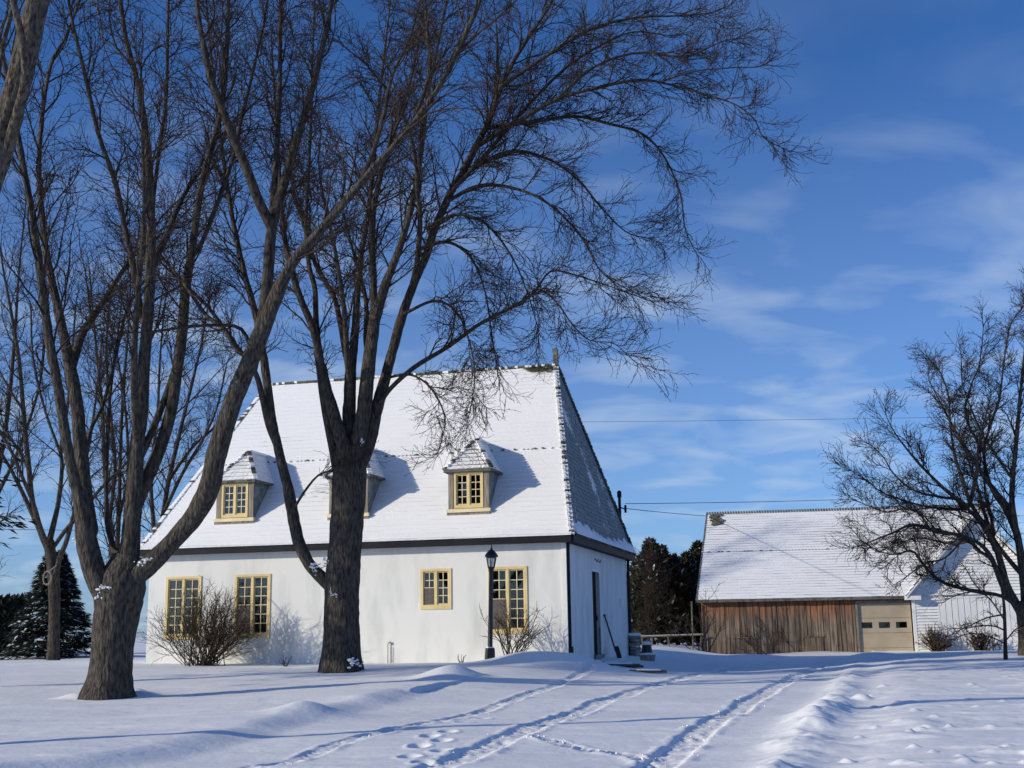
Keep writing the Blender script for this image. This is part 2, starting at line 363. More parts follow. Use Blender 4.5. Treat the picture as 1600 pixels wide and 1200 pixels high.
def ground_h(x, y, fine=True):
    x = np.asarray(x, float); y = np.asarray(y, float)
    q = (x-HB[0])*HN[0] + (y-HB[1])*HN[1]                 # distance behind the house front
    s = (x-HB[0])*HA[0] + (y-HB[1])*HA[1]                 # distance left of the house corner
    lawn = sstep(-14.5, -2.2, q) * sstep(-2.6, 1.0, s)
    h = .05 + .33*lawn
    h = h - .05*sstep(38, 50, y)*(1-sstep(-1, 3, s))
    db, sb, ab = dist_line(x, y, BANK)
    right = sstep(-.2, 1.2, -sb*db) * sstep(3, 7, y)
    h = h + .13*right*(1-.5*sstep(25, 45, y))
    amp = .85 + .7*fbm(ab*1.1, ab*0+3, 3, 2) - .5*np.abs(vnoise(x*1.9, y*1.9, 77))
    h = h + np.clip(amp, .15, 1.3)*(.16+.05*vnoise(x*4.5, y*4.5, 78)+.03*vnoise(x*11, y*11, 79))*np.exp(-(db/.32)**2)*sstep(5, 8, y)*(1-.55*sstep(14, 34, y))
    # wind-shaped waves and drifts
    h = h + .10*fbm(x*.16, y*.33, 11, 3) + .022*fbm(x*.45+y*.1, y*1.0, 23, 2)
    e, se, ae = dist_line(x, y, LEDGE)
    h = h + .10*sstep(-.35, .35, se*e)*np.exp(-(e/2.6)**2)
    for mx_, my_, rx, ry, hh in MOUNDS:
        h = h + hh*np.exp(-((x-mx_)/rx)**2-((y-my_)/ry)**2)
    for tx, ty, rr, hh in TREES_AT:
        d_ = np.hypot(x-tx, y-ty); h = h + hh*np.exp(-((d_-rr)/.35)**2)*(.6+.9*vnoise(x*3, y*3, 9))
    if fine:
        k = (y > 5) & (y < 62) & (np.abs(x) < 32)
        xs, ys = x[k], y[k]; add = np.zeros(xs.shape)
        for L, dep, hw in ((TR_R, .036, .17), (TR_M, .033, .17), (TR_L, .020, .11), (TR_X, .010, .08)):
            d, sg, al = dist_line(xs, ys, L)
            wob = .02*fbm(al*2.2, al*0+1, 31, 2); d = np.abs(d*1.0 + wob)
            rut = 1-sstep(hw*.75, hw*1.15, d)
            tread = np.sin(al*2*np.pi/.125 + np.where(sg > 0, 1, -1)*d*30)
            add += rut*(-dep + .018*tread + .030*vnoise(xs*13, ys*13, 4))
            add += .014*np.exp(-((d-hw*1.35)/.05)**2)*np.clip(.45+1.7*vnoise(al*4, sg*3, 6)+.8*vnoise(xs*8, ys*8, 7), 0, 1.5)
        for cx_, cy_, r_, h_ in CLODS:
            kk = (np.abs(xs-cx_) < 3*r_) & (np.abs(ys-cy_) < 4*r_)
            if kk.any():
                add[kk] += h_*np.exp(-(((xs[kk]-cx_)/r_)**2+((ys[kk]-cy_)/(r_*1.3))**2)**1.5)
        for i, (cx_, cy_) in enumerate(FEET):
            rr = np.hypot((xs-cx_)/.085, (ys-cy_)/.16)
            add += -.04*np.exp(-rr**4) + .012*np.exp(-((rr-1.5)/.3)**2)
        # wind-scoured crust with small ledges on the field right of the bank, soft crust elsewhere
        crust = vnoise(xs*.9, ys*3.1, 41)+.5*vnoise(xs*2.3, ys*6.0, 42)
        rgt = sstep(-.1, .6, (-sb*db)[k])
        add += (.008+.012*rgt)*sstep(.05, .25, crust)
        add += (.005+.004*rgt)*fbm(xs*5, ys*7, 51, 2)
        h = h.copy(); h[k] = h[k] + add
    return h
def gz(x, y): return float(ground_h(np.array([x]), np.array([y]), False)[0])
ys = np.concatenate([np.linspace(-150, -6, 12), np.linspace(-4, 8.0, 10), np.geomspace(8.6, 62, 630), np.geomspace(64, 1500, 40)])
us = np.concatenate([-np.geomspace(14, .48, 30), np.linspace(-.46, .46, 460), np.geomspace(.48, 14, 30)])
Yg = np.repeat(ys[:, None], len(us), 1); Xg = us[None, :]*np.maximum(Yg, 8.6)
Zg = ground_h(Xg.ravel(), Yg.ravel()).reshape(Xg.shape)
nr, nc = Xg.shape
idx = np.arange(nr*nc).reshape(nr, nc)
Q = np.stack([idx[:-1, :-1], idx[:-1, 1:], idx[1:, 1:], idx[1:, :-1]], -1).reshape(-1, 4)
g = link('snow_ground', mesh_np('snow_ground', np.stack([Xg, Yg, Zg], -1).reshape(-1, 3), Q, True), SNOW)
g['kind'] = 'structure'; g['label'] = 'snow covered yard and drive with tyre tracks and drifts'

# crumbs of broken snow thrown up along the tracks
rc_g = np.random.default_rng(15); CP = []
for L_, nn, sp_ in ((TR_R, 240, .15), (TR_M, 240, .15), (TR_L, 120, .12), (TR_X, 60, .08)):
    sgm = np.linalg.norm(np.diff(L_, axis=0), axis=1); cs = np.r_[0, np.cumsum(sgm)]; t_ = np.sort(rc_g.random(nn)**1.5)*cs[-1]
    px_ = np.interp(t_, cs, L_[:, 0]); py_ = np.interp(t_, cs, L_[:, 1]); CP.append(np.column_stack([px_+rc_g.normal(size=nn)*sp_, py_+rc_g.normal(size=nn)*sp_]))
CP = np.vstack(CP); M_ = len(CP); hz_ = ground_h(CP[:, 0], CP[:, 1]); sz_ = np.minimum(rc_g.gamma(1.4, .004, M_)+.003, .016)
oct_ = np.array([(1,0,0),(0,1,0),(-1,0,0),(0,-1,0),(0,0,1),(0,0,-1)], float)
V_ = np.column_stack([CP, hz_+sz_*.25])[:, None, :]+oct_[None]*sz_[:, None, None]*rc_g.uniform(.55, 1.4, (M_, 6, 3))
T_ = np.array([(0,1,4),(1,2,4),(2,3,4),(3,0,4),(1,0,5),(2,1,5),(3,2,5),(0,3,5)])
cb = link('snow_crumbs', mesh_np('snow_crumbs', V_.reshape(-1, 3), (np.arange(M_)[:, None, None]*6+T_[None]).reshape(-1, 3)), SNOWP)
tag(cb, 'crumbs of broken snow along the tyre tracks', 'snow', kind='stuff')

# ------------------------------------------------------------------ the white house
rng = random.Random(7)
HL, HW_, HE, HR, EN = 12.5, 10.06, 3.39, 9.17, 1.42      # eave length, eave depth, eave height, ridge height, hip run
house = empty('house', (HB[0], HB[1], 0), -YAW)
tag(house, 'white stucco house with steep snowy hipped roof and ochre windows', 'house')
OH = .23
def wall_with_openings(x0, x1, z0, z1, y, ops, depth, axis='x', sgn=1):
    mb = MB()
    P = (lambda u, z, d: (u, y+d, z)) if axis == 'x' else (lambda u, z, d: (y-d, u, z))
    us_ = sorted({x0, x1, *[o[0] for o in ops], *[o[1] for o in ops]}); zs_ = sorted({z0, z1, *[o[2] for o in ops], *[o[3] for o in ops]})
    for i in range(len(us_)-1):
        for j in range(len(zs_)-1):
            cu, cz = (us_[i]+us_[i+1])/2, (zs_[j]+zs_[j+1])/2
            if any(o[0] < cu < o[1] and o[2] < cz < o[3] for o in ops): continue
            mb.quad(P(us_[i], zs_[j], 0), P(us_[i+1], zs_[j], 0), P(us_[i+1], zs_[j+1], 0), P(us_[i], zs_[j+1], 0))
            mb.quad(P(us_[i], zs_[j], depth), P(us_[i], zs_[j+1], depth), P(us_[i+1], zs_[j+1], depth), P(us_[i+1], zs_[j], depth))
    for a, b, c, d in ops:
        mb.quad(P(a, c, 0), P(a, d, 0), P(a, d, depth), P(a, c, depth)); mb.quad(P(b, c, 0), P(b, c, depth), P(b, d, depth), P(b, d, 0))
        mb.quad(P(a, c, 0), P(a, c, depth), P(b, c, depth), P(b, c, 0)); mb.quad(P(a, d, 0), P(b, d, 0), P(b, d, depth), P(a, d, depth))
    return mb
WINS = [(-11.72, -10.62, 1.07, 2.80, 6), (-9.60, -8.52, 1.08, 2.81, 6), (-2.31, -1.255, 1.09, 2.82, 6), (-4.18, -3.32, 1.755, 2.82, 4)]
wl, wr, wf, wb = -(HL-OH), -OH, OH, HW_-OH
wall_with_openings(wl, wr, -.6, HE+.02, wf, [(a+.02, b-.02, c+.02, d-.02) for a, b, c, d, n in WINS], .22).build('front_wall', STUCCO, house)
DOOR = (3.72, 4.86, .47, 2.80)
wall_with_openings(wf+.001, wb, -.6, HE+.02, wr, [(DOOR[0], DOOR[1], -.6, DOOR[3])], .2, axis='y').build('side_wall', STUCCO, house)
MB().box(wl, wr-.2, wb-.2, wb, -.6, HE).build('back_wall', STUCCO, house)
MB().box(wl, wl+.2, wf+.22, wb-.2, -.6, HE).build('side_wall', STUCCO, house)
MB().box(wr-.012, wr+.03, wf-.03, wf+.14, -.6, HE).box(wr-.10, wr-.012, wf-.03, wf-.002, -.6, HE).build('corner_board', WHITE, house)
# gutter and fascia
fm = MB()
for (p, q) in (((-HL, 0), (0, 0)), ((0, 0), (0, HW_)), ((0, HW_), (-HL, HW_)), ((-HL, HW_), (-HL, 0))):
    fm.beam((p[0], p[1], HE+.095), (q[0], q[1], HE+.095), .10, .19)
fm.box(-HL+.05, -.05, .05, HW_-.05, HE+.03, HE+.05)
fm.build('gutter', NAVY, house)
for x_, y_ in ((wr+.055, wf+.07), (wr+.06, wb-.02)):
    d = MB().lathe([(.05, .25), (.05, HE-.12)], 10, x_, y_); d.box(x_-.075, x_+.075, y_-.075, y_+.075, .2, .75); d.beam((x_, y_, HE-.14), (x_+.02, y_-.05, HE+.03), .09, .09, (1, 0, 0))
    d.build('downspout', NAVY, house)
# roof faces
ZE = HE+.19
def lerp(a, b, t): return tuple(a[i]+(b[i]-a[i])*t for i in range(3))
def courses(el, er, rl, rr, n, rise, seed, jit=.004):
    """stepped courses between an eave (left,right) and a ridge (left,right); treads slot 0, risers slot 1"""
    rr_ = random.Random(seed); mb = MB()
    e1, e2, r1, r2 = map(Vector, (el, er, rl, rr)); nrm = (e2-e1).cross(r1-e1).normalized()
    if nrm.z < 0: nrm.negate()
    for i in range(n):
        t0, t1 = i/n, (i+1)/n
        a, b = Vector(lerp(e1, r1, t0)), Vector(lerp(e2, r2, t0)); c, d = Vector(lerp(e2, r2, t1)), Vector(lerp(e1, r1, t1))
        m = 26; 
        h0 = [rise*(1+rr_.uniform(-.35, .35)) for _ in range(m+1)]
        for k in range(m):
            u0, u1 = k/m, (k+1)/m
            A, B = a.lerp(b, u0), a.lerp(b, u1); D, Cc = d.lerp(c, u0), d.lerp(c, u1)
            mb.quad(A+nrm*h0[k], B+nrm*h0[k+1], Cc+nrm*.001, D+nrm*.001, 0)
            mb.quad(A, B, B+nrm*h0[k+1], A+nrm*h0[k], 1)
    return mb
E00, E10, E11, E01 = (-HL, 0, ZE), (0, 0, ZE), (0, HW_, ZE), (-HL, HW_, ZE)
RL, RR = (-(HL-EN), HW_/2, HR), (-EN, HW_/2, HR)
courses(E00, E10, RL, RR, 40, .011, 1).build('front_roof', [ROOFSNOW, ROOFEDGE], house)
courses(E11, E01, RR, RL, 20, .030, 2).build('back_roof', [ROOFSNOW, ROOFEDGE], house)
courses(E01, E00, RL, RL, 20, .030, 3).build('left_hip_roof', [ROOFSNOW, ROOFEDGE], house)
# shaded right hip: shingle by shingle (far too many to pick apart)
sh = MB(); e1, e2, ap = Vector(E10), Vector(E11), Vector(RR); nrm = (e2-e1).cross(ap-e1).normalized()
if nrm.x < 0: nrm.negate()
NC = 44
for i in range(NC):
    t0, t1 = i/NC, (i+1.25)/NC
    a, b = e1.lerp(ap, t0), e2.lerp(ap, t0); l = (b-a).length; u = (b-a).normalized(); upd = ((e1+e2)/2-ap).normalized()*-1
    x_ = -rng.random()*.2
    while x_ < l:
        w_ = rng.uniform(.16, .30); s0, s1 = max(0, x_), min(l, x_+w_-.012)
        if s1-s0 > .02:
            hh = rng.uniform(.012, .032); g0 = rng.uniform(-.008, .008)
            p, q = a+u*s0+upd*g0, a+u*s1+upd*g0; hgt = (ap-(e1+e2)/2).length/NC*1.2
            r_ = min(hgt, max(.02, 8.0))
            p2, q2 = p+upd*r_, q+upd*r_
            sh.quad(p+nrm*hh, q+nrm*hh, q2+nrm*.002, p2+nrm*.002); sh.quad(p, q, q+nrm*hh, p+nrm*hh)
        x_ += w_
so_ = sh.build('hip_shingles', SIDESH, house); so_['kind'] = 'stuff'
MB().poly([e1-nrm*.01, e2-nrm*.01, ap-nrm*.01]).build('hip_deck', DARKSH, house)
# snow ledge lying on the flared foot of the hip
sb_ = MB(); m = 60; u = (e2-e1); 
prev = None
for i in range(m+1):
    f = i/m; base = e1+u*f; ht = (.30+.10*math.sin(f*9)+rng.uniform(-.09, .10))*(1 if .02 < f < .98 else .3)
    up_ = (ap-base).normalized() if f > 1 else (ap-(e1+e2)/2).normalized()
    o_ = base+nrm*.16+Vector((0, 0, -.02)); t_ = base+up_*ht+nrm*.045; bk = base+up_*ht+nrm*.0; mid = base+up_*ht*.5+nrm*.12
    if prev: 
        sb_.quad(prev[0], o_, mid, prev[3]); sb_.quad(prev[3], mid, t_, prev[1]); sb_.quad(prev[1], t_, bk, prev[2])
    prev = (o_, t_, bk, mid)
sb_.build('snow_ledge', SNOW, house)
lip = MB(); pv = None
for i in range(121):
    x_ = -HL+HL*i/120; d_ = .035+.03*float(vnoise(np.array([x_*1.7]), np.array([2.]), 5)[0])+rng.uniform(-.006, .006); h_ = .05+.04*float(vnoise(np.array([x_*1.1]), np.array([9.]), 6)[0])
    q = [(x_, -.05-d_, ZE-.012), (x_, -.05-d_-.012, ZE+h_*.5), (x_, -.01, ZE+h_), (x_, .16, ZE+.19+h_*.25)]
    if pv:
        for k in range(3): lip.quad(pv[k], q[k], q[k+1], pv[k+1])
    pv = q
lip.build('eave_snow', SNOWP, house, True)
# hip and ridge caps: overlapping tiles with snow between
def cap_line(p, q, n, w_, h_, mat, name, seed):
    r_ = random.Random(seed); p, q = Vector(p), Vector(q); mb = MB(); t = (q-p).normalized()
    for i in range(n):
        a = p.lerp(q, i/n); b = p.lerp(q, (i+.82+r_.uniform(0, .12))/n)
        ww = w_*r_.uniform(.85, 1.15); lift = Vector((0, 0, h_*r_.uniform(.15, .45)))
        mb.beam(a+lift, b+lift*.3, ww, h_, mi=0 if r_.random() < .74 else 1)
    return mb.build(name, mat, house)
cap_line(E10, RR, 105, .14, .045, [SNOW, DARKSH], 'hip_cap', 1)
cap_line(E00, RL, 105, .14, .045, [SNOW, DARKSH], 'hip_cap', 2)
cap_line(E11, RR, 50, .17, .07, [DARKSH, DARKSH], 'hip_cap', 3)
cap_line(RL, RR, 90, .17, .06, [RIDGEM, SNOW], 'ridge_cap', 4)
MB().beam((-EN, HW_/2, HR-.1), (-EN, HW_/2, HR+.5), .14, .14, (1, 0, 0)).lathe([(.075, HR+.5), (.02, HR+.56)], 8, -EN, HW_/2).build('finial', DARKSH, house)
# bare mossy patch below the ridge end
pm = MB(); n_ = Vector((0, -(HR-ZE), HW_/2)).normalized()
for i in range(26):
    f = rng.random(); g_ = rng.random()*(.35+.65*f)
    c_ = Vector((-EN-.9+.85*f, HW_/2, HR)) - Vector((0, HW_/2, HR-ZE)).normalized()*(.06+.34*g_)+n_*.04
    w_ = rng.uniform(.08, .16); d_ = Vector((0, HW_/2, HR-ZE)).normalized()*rng.uniform(.05, .09)
    pm.quad(c_-Vector((w_, 0, 0))-d_, c_+Vector((w_, 0, 0))-d_, c_+Vector((w_, 0, 0))+d_, c_-Vector((w_, 0, 0))+d_)
pm.build('moss_patch', RIDGEM, house)
# row of snow guards halfway up
sg_ = MB()
tt = .47
for i in range(96):
    f = i/95; c_ = Vector(lerp(E00, RL, tt)).lerp(Vector(lerp(E10, RR, tt)), f)
    if rng.random() < .25: continue
    sg_.box(c_.x-.03, c_.x+.03, c_.y-.06, c_.y-.0, c_.z-.01, c_.z+.03, 0 if rng.random() < .8 else 1)
sg_.build('snow_guards', [SNOW, DARKSH], house)['kind'] = 'stuff'

PANE_MESH = {}
def pane_mesh(w_, h_):
    k = (round(w_, 3), round(h_, 3))
    if k not in PANE_MESH:
        PANE_MESH[k] = MB().box(-w_/2, w_/2, -.003, .003, -h_/2, h_/2).mesh('pane', GLASS)
    return PANE_MESH[k]
def window(par, x0, x1, z0, z1, rows, y, fname='window', flat=False, fw_=.075, screen=0, seed=0):
    """two-leaf casement: frame, two sashes, glazing bars, single panes, curtains"""
    r_ = random.Random(seed)
    f = MB(); yo = y-.025; yi = y+.13
    f.box(x0, x0+fw_, yo, yi, z0, z1); f.box(x1-fw_, x1, yo, yi, z0, z1); f.box(x0+fw_, x1-fw_, yo, yi, z1-fw_*.9, z1); f.box(x0+fw_, x1-fw_, yo, yi, z0, z0+fw_*1.55)
    xm = (x0+x1)/2; f.box(xm-.028, xm+.028, yo+.012, yi, z0+fw_*1.55, z1-fw_*.9)
    fo = f.build(fname, YELLOW, par); P = par if flat else fo
    zb, zt = z0+fw_*1.55, z1-fw_*.9
    for sgn, (a, b) in enumerate(((x0+fw_, xm-.028), (xm+.028, x1-fw_))):
        s_ = MB(); sw_ = .035; ya, yb = y+.012, y+.06
        s_.box(a, a+sw_, ya, yb, zb, zt); s_.box(b-sw_, b, ya, yb, zb, zt); s_.box(a+sw_, b-sw_, ya, yb, zb, zb+sw_); s_.box(a+sw_, b-sw_, ya, yb, zt-sw_, zt)
        s_.build('sash', YELLOW, P)
        a2, b2, c2, d2 = a+sw_, b-sw_, zb+sw_, zt-sw_
        mu = MB(); g = .020; mx_ = (a2+b2)/2
        mu.box(mx_-g/2, mx_+g/2, y+.018, y+.052, c2, d2)
        for k in range(1, rows):
            z_ = c2+(d2-c2)*k/rows; mu.box(a2, b2, y+.021, y+.050, z_-g/2, z_+g/2)
        mu.build('glazing_bars', CREAM, P)
        pw, ph = (b2-a2-g)/2, (d2-c2-g*(rows-1))/rows; me = pane_mesh(pw, ph)
        for k in range(rows):
            for j in range(2):
                po = link('pane', me, None, P)
                po.location = (a2+pw/2+j*(pw+g), y+.036, c2+ph/2+k*(ph+g)); po.rotation_euler = (r_.uniform(-.012, .012), 0, r_.uniform(-.012, .012))
        cu = MB(); n = 18; ca, cb = (a+.02, a+(b-a)*r_.uniform(.28, .5)) if sgn == 0 else (b-(b-a)*r_.uniform(.45, .62), b-.02)
        pr = None
        for k in range(n+1):
            q = (ca+(cb-ca)*k/n, y+.30+.035*math.sin(k*1.9+r_.random()), 0)
            if pr: cu.quad((pr[0], pr[1], zb), (q[0], q[1], zb), (q[0], q[1], zt), (pr[0], pr[1], zt))
            pr = q
        cu.build('curtain', CURTAIN, P)
        if screen and sgn == 0:
            zs = c2+(d2-c2)*screen/rows
            sc_ = MB(); sc_.box(a+.004, b-.004, y+.000, y+.006, zb+.01, zs)
            sc_.build('insect_screen', SCREEN_MESH, P)
            bf = MB()
            for q in ((a+.0, a+.018), (b-.018, b)): bf.box(q[0], q[1], y-.004, y+.008, zb, zs+.02)
            bf.box(a+.018, b-.018, y-.004, y+.008, zs, zs+.02); bf.build('screen_frame', YELLOW, P)
    return fo
def screen_mat():
    m = bpy.data.materials.new('screen_mesh'); m.use_nodes = True; t = m.node_tree; t.nodes.clear()
    o = t.nodes.new('ShaderNodeOutputMaterial'); tr = t.nodes.new('ShaderNodeBsdfTransparent'); df = t.nodes.new('ShaderNodeBsdfDiffuse'); df.inputs[0].default_value = (.20, .18, .165, 1)
    mx = t.nodes.new('ShaderNodeMixShader'); mx.inputs[0].default_value = .55; t.links.new(tr.outputs[0], mx.inputs[1]); t.links.new(df.outputs[0], mx.inputs[2]); t.links.new(mx.outputs[0], o.inputs[0]); return m
SCREEN_MESH = screen_mat()
for i, (a, b, c, d, n) in enumerate(WINS):
    window(house, a, b, c, d, n, wf, screen=(0, 3, 3, 2)[i], seed=i)
# dormers
def roof_t(z): return (z-ZE)/(HR-ZE)*HW_/2
def dormer(sc_, seed):
    x0, x1 = -sc_-.57, -sc_+.57; y0 = .64; z0, z1 = 4.34, 5.50; zp = 6.43
    b = MB(); yb0, yb1 = roof_t(z0)+.03, roof_t(z1)+.05
    fx0, fx1, fz0, fz1 = x0+.165, x1-.165, z0+.10, z1-.10
    mats = [GREYWOOD, SHINGLE]
    b.quad((x0, y0, z0), (fx0, y0, z0), (fx0, y0, z1), (x0, y0, z1)); b.quad((fx1, y0, z0), (x1, y0, z0), (x1, y0, z1), (fx1, y0, z1))
    b.quad((fx0, y0, z0), (fx1, y0, z0), (fx1, y0, fz0), (fx0, y0, fz0)); b.quad((fx0, y0, fz1), (fx1, y0, fz1), (fx1, y0, z1), (fx0, y0, z1))
    for x_, o_ in ((x0, 1), (x1, -1)):
        b.poly([(x_, y0, z0), (x_, yb0, z0), (x_, yb1, z1), (x_, y0, z1)], 1)
    b.box(x0+.01, x1-.01, y0+.45, y0+.47, z0+.35, z1-.02, 1)
    do = b.build('dormer', mats, house)
    window(do, fx0-.005, fx1+.005, fz0-.005, fz1+.005, 4, y0-.005, 'window_frame', True, .055, 0, seed)
    MB().box(x0-.05, x1+.05, y0-.09, y0+.02, z0-.02, z0+.075).build('sill', CREAM, do)
    MB().box(x0-.04, x1+.04, y0-.05, y0+.03, z0-.09, z0-.02).build('apron', GREYWOOD, do)
    cbm = MB()
    for x_ in (x0, x1-.13): cbm.box(x_-.004, x_+.134, y0-.02, y0-.002, z0+.08, z1-.02)
    cbm.box(x0+.13, x1-.13, y0-.018, y0-.002, fz1+.0, z1-.02); cbm.build('casing', GREYWOOD, do)
    o_ = .10; ez = z1-.02; pk = Vector((-sc_, y0+.78, zp)); rb = Vector((-sc_, roof_t(zp)+.06, zp))
    A, B_ = Vector((x0-o_, y0-o_, ez)), Vector((x1+o_, y0-o_, ez)); yb = roof_t(ez)+.05
    D_, C_ = Vector((x0-o_, yb, ez)), Vector((x1+o_, yb, ez))
    fr = courses(A, B_, pk, pk, 8, .034, seed+5); fr.build('dormer_roof', [ROOFSNOW, BARNEDGE], do)
    courses(B_, C_, pk, rb, 8, .022, seed+6).build('dormer_roof', [SNOW, ROOFEDGE], do)
    courses(D_, A, rb, pk, 8, .022, seed+7).build('dormer_roof', [SNOW, ROOFEDGE], do)
    tr = MB(); tr.beam(A-Vector((0, 0, .03)), B_-Vector((0, 0, .03)), .03, .07); tr.beam(B_-Vector((0, 0, .03)), C_-Vector((0, 0, .03)), .03, .07); tr.beam(A-Vector((0, 0, .03)), D_-Vector((0, 0, .03)), .03, .07)
    tr.quad(A, B_, C_, D_); tr.build('eave_trim', DARKSH, do)
    for p, q, sd in ((A, pk, 1), (B_, pk, 2)):
        r2 = random.Random(seed*3+sd); cm = MB(); p = Vector(p); q = Vector(q)
        for i in range(12):
            a_, b2 = p.lerp(q, i/12), p.lerp(q, (i+.8)/12); lf = Vector((0, -.01, r2.uniform(.02, .05)))
            cm.beam(a_+lf, b2+lf*.4, .12, .055, mi=0 if r2.random() < .5 else 1)
        cm.build('hip_cap', [SNOW, DARKSH], do)
    cm = MB().beam(pk+Vector((0, 0, .02)), rb+Vector((0, 0, .02)), .13, .06); cm.build('ridge_cap', SNOW, do)
for i, s_ in enumerate((9.88, 6.42, 2.945)): dormer(s_, 20+i)
# side door, step, wall lantern bracket, faint wall ornament
df = MB(); a, b, c, d = DOOR
df.box(wr-.16, wr-.10, a, b, c, d)
door = df.build('side_door', DOORM, house)
dfm = MB(); dfm.box(wr-.08, wr+.015, a-.09, a+.0, c-.3, d+.08); dfm.box(wr-.08, wr+.015, b, b+.09, c-.3, d+.08); dfm.box(wr-.08, wr+.015, a, b, d, d+.08); dfm.build('door_frame', WHITE, door)
MB().box(wr-.10, wr-.05, b-.13, b-.09, 1.42, 1.56).build('door_handle', BLACK, door)
MB().box(wr-.16, wr+.10, a-.05, b+.05, .36, .46).build('door_sill', STONE, house)
orn = MB()
for k in range(9):
    t = k/8; orn.beam((wr+.012, 4.2+.9*t, 3.14+.05*math.sin(t*12)), (wr+.012, 4.2+.9*(t+.125), 3.14+.05*math.sin((t+.125)*12)), .02, .02)
orn.build('wall_ornament', GREYWOOD, house)
MB().box(wr, wr+.05, 8.3, 8.5, 1.85, 2.1).build('wall_vent', WHITE, house)
# outdoor tap pipe on the front wall
tp = MB(); tp.lathe([(.012, .2), (.012, .88)], 8, -5.08, wf-.05); tp.beam((-5.08, wf-.05, .88), (-5.02, wf-.05, .93), .024, .024); tp.beam((-5.02, wf-.05, .93), (-4.98, wf-.02, .86), .024, .024); tp.lathe([(.008, .2), (.008, .8)], 6, -4.99, wf-.03)
tp.build('tap_pipe', STONE, house)
# service mast on the back right corner of the roof
mx0, my0 = -.30, HW_-.75
mast = MB(); mast.lathe([(.05, HE-.2), (.05, HE+2.05), (.075, HE+2.08), (.075, HE+2.25), (.03, HE+2.30)], 10, mx0, my0)
mast.beam((mx0, my0, HE+1.75), (mx0+.22, my0-.05, HE+1.65), .04, .04); mast.beam((mx0+.2, my0-.05, HE+1.55), (mx0+.2, my0-.05, HE+1.8), .07, .07, (1, 0, 0))
mast.build('service_mast', NAVY, house)

# ------------------------------------------------------------------ barn with brown boards
BY = math.radians(10)
barn = empty('barn', (7.72, 52.2, 0), -BY)
tag(barn, 'weathered brown board barn with snowy roof behind the drive', 'barn')
BLN, BDP, BEZ, BRZ = 8.35, 9.0, 2.23, 6.25
rngb = random.Random(12)
x_ = 0.0; n = 0
BO = []
while x_ < 6.15:
    w_ = rngb.uniform(.17, .31); w_ = min(w_, 6.18-x_)
    if w_ < .08: break
    BO.append((x_, x_+w_)); x_ += w_
for a, b in BO:
    m_ = MB(); dz = rngb.uniform(-.05, .02); pr = rngb.uniform(-.045, .0)
    cut = None
    m_.box(a+.004, b-rngb.uniform(.008, .026), pr, pr+.03, -.4, BEZ+.05)
    m_.build('board', BOARD, barn)
# hatch outlines: two low board doors
for hx in (1.42, 4.05):
    m_ = MB(); m_.box(hx, hx+.78, -.05, -.025, -.2, .72); m_.build('hatch_door', BOARD, barn)
    m_ = MB(); m_.box(hx-.03, hx+.85, -.07, -.045, .70, .75); m_.build('hatch_batten', BOARD, barn)
MB().box(.0, 6.18, .06, .12, -.4, BEZ+.05).build('back_boarding', PLANKM, barn)
for k in range(36):
    y_ = .12+k*.245
    f_ = max(0, 1-abs(y_+.12-BDP/2)/(BDP/2)); zt_ = BEZ+f_*(BRZ-BEZ)-.06; m_ = MB(); m_.box(-.03, .0, y_, y_+.235, -.4, zt_)
    m_.v = [(x+(.50*f_ if z > 0 else 0), y, z) for x, y, z in m_.v]; m_.build('board', BOARD, barn)
MB().box(0, BLN, BDP-.1, BDP, -.4, BEZ).build('rear_wall', PLANKM, barn)
# garage door
GX0, GX1, GZ = 6.28, 8.36, 2.02
MB().box(GX0-.09, GX0, -.05, .10, -.4, GZ+.1).box(GX0, GX1+.06, -.05, .10, GZ, GZ+.1).build('garage_trim', RAIL, barn)
MB().box(GX0-.09, GX1+.06, -.02, .06, GZ+.1, BEZ+.05).build('lintel_board', BOARD, barn)
gd = empty('garage_door', (0, 0, 0), 0, barn)
for k in range(4):
    z0 = -.35+k*.593; holes = [(.12, .55), (.80, 1.24), (1.47, 1.90)] if k == 2 else []
    m_ = MB(); 
    if not holes: m_.box(GX0, GX1, .04, .085, z0+.006, z0+.588)
    else:
        zc0, zc1 = z0+.19, z0+.43
        m_.box(GX0, GX1, .04, .085, z0+.006, zc0); m_.box(GX0, GX1, .04, .085, zc1, z0+.588)
        e_ = [0]+[q for h in holes for q in h]+[GX1-GX0]
        for q in range(0, len(e_), 2): m_.box(GX0+e_[q], GX0+e_[q+1], .04, .085, zc0, zc1)
        for h in holes: MB().box(GX0+h[0], GX0+h[1], .06, .068, zc0, zc1).build('garage_window', GLASS, gd)
    m_.build('door_panel', TAN, gd)
MB().box(GX0-.05, GX1+.3, 1.2, 1.25, -.4, BEZ).build('inner_wall', STONE, barn)
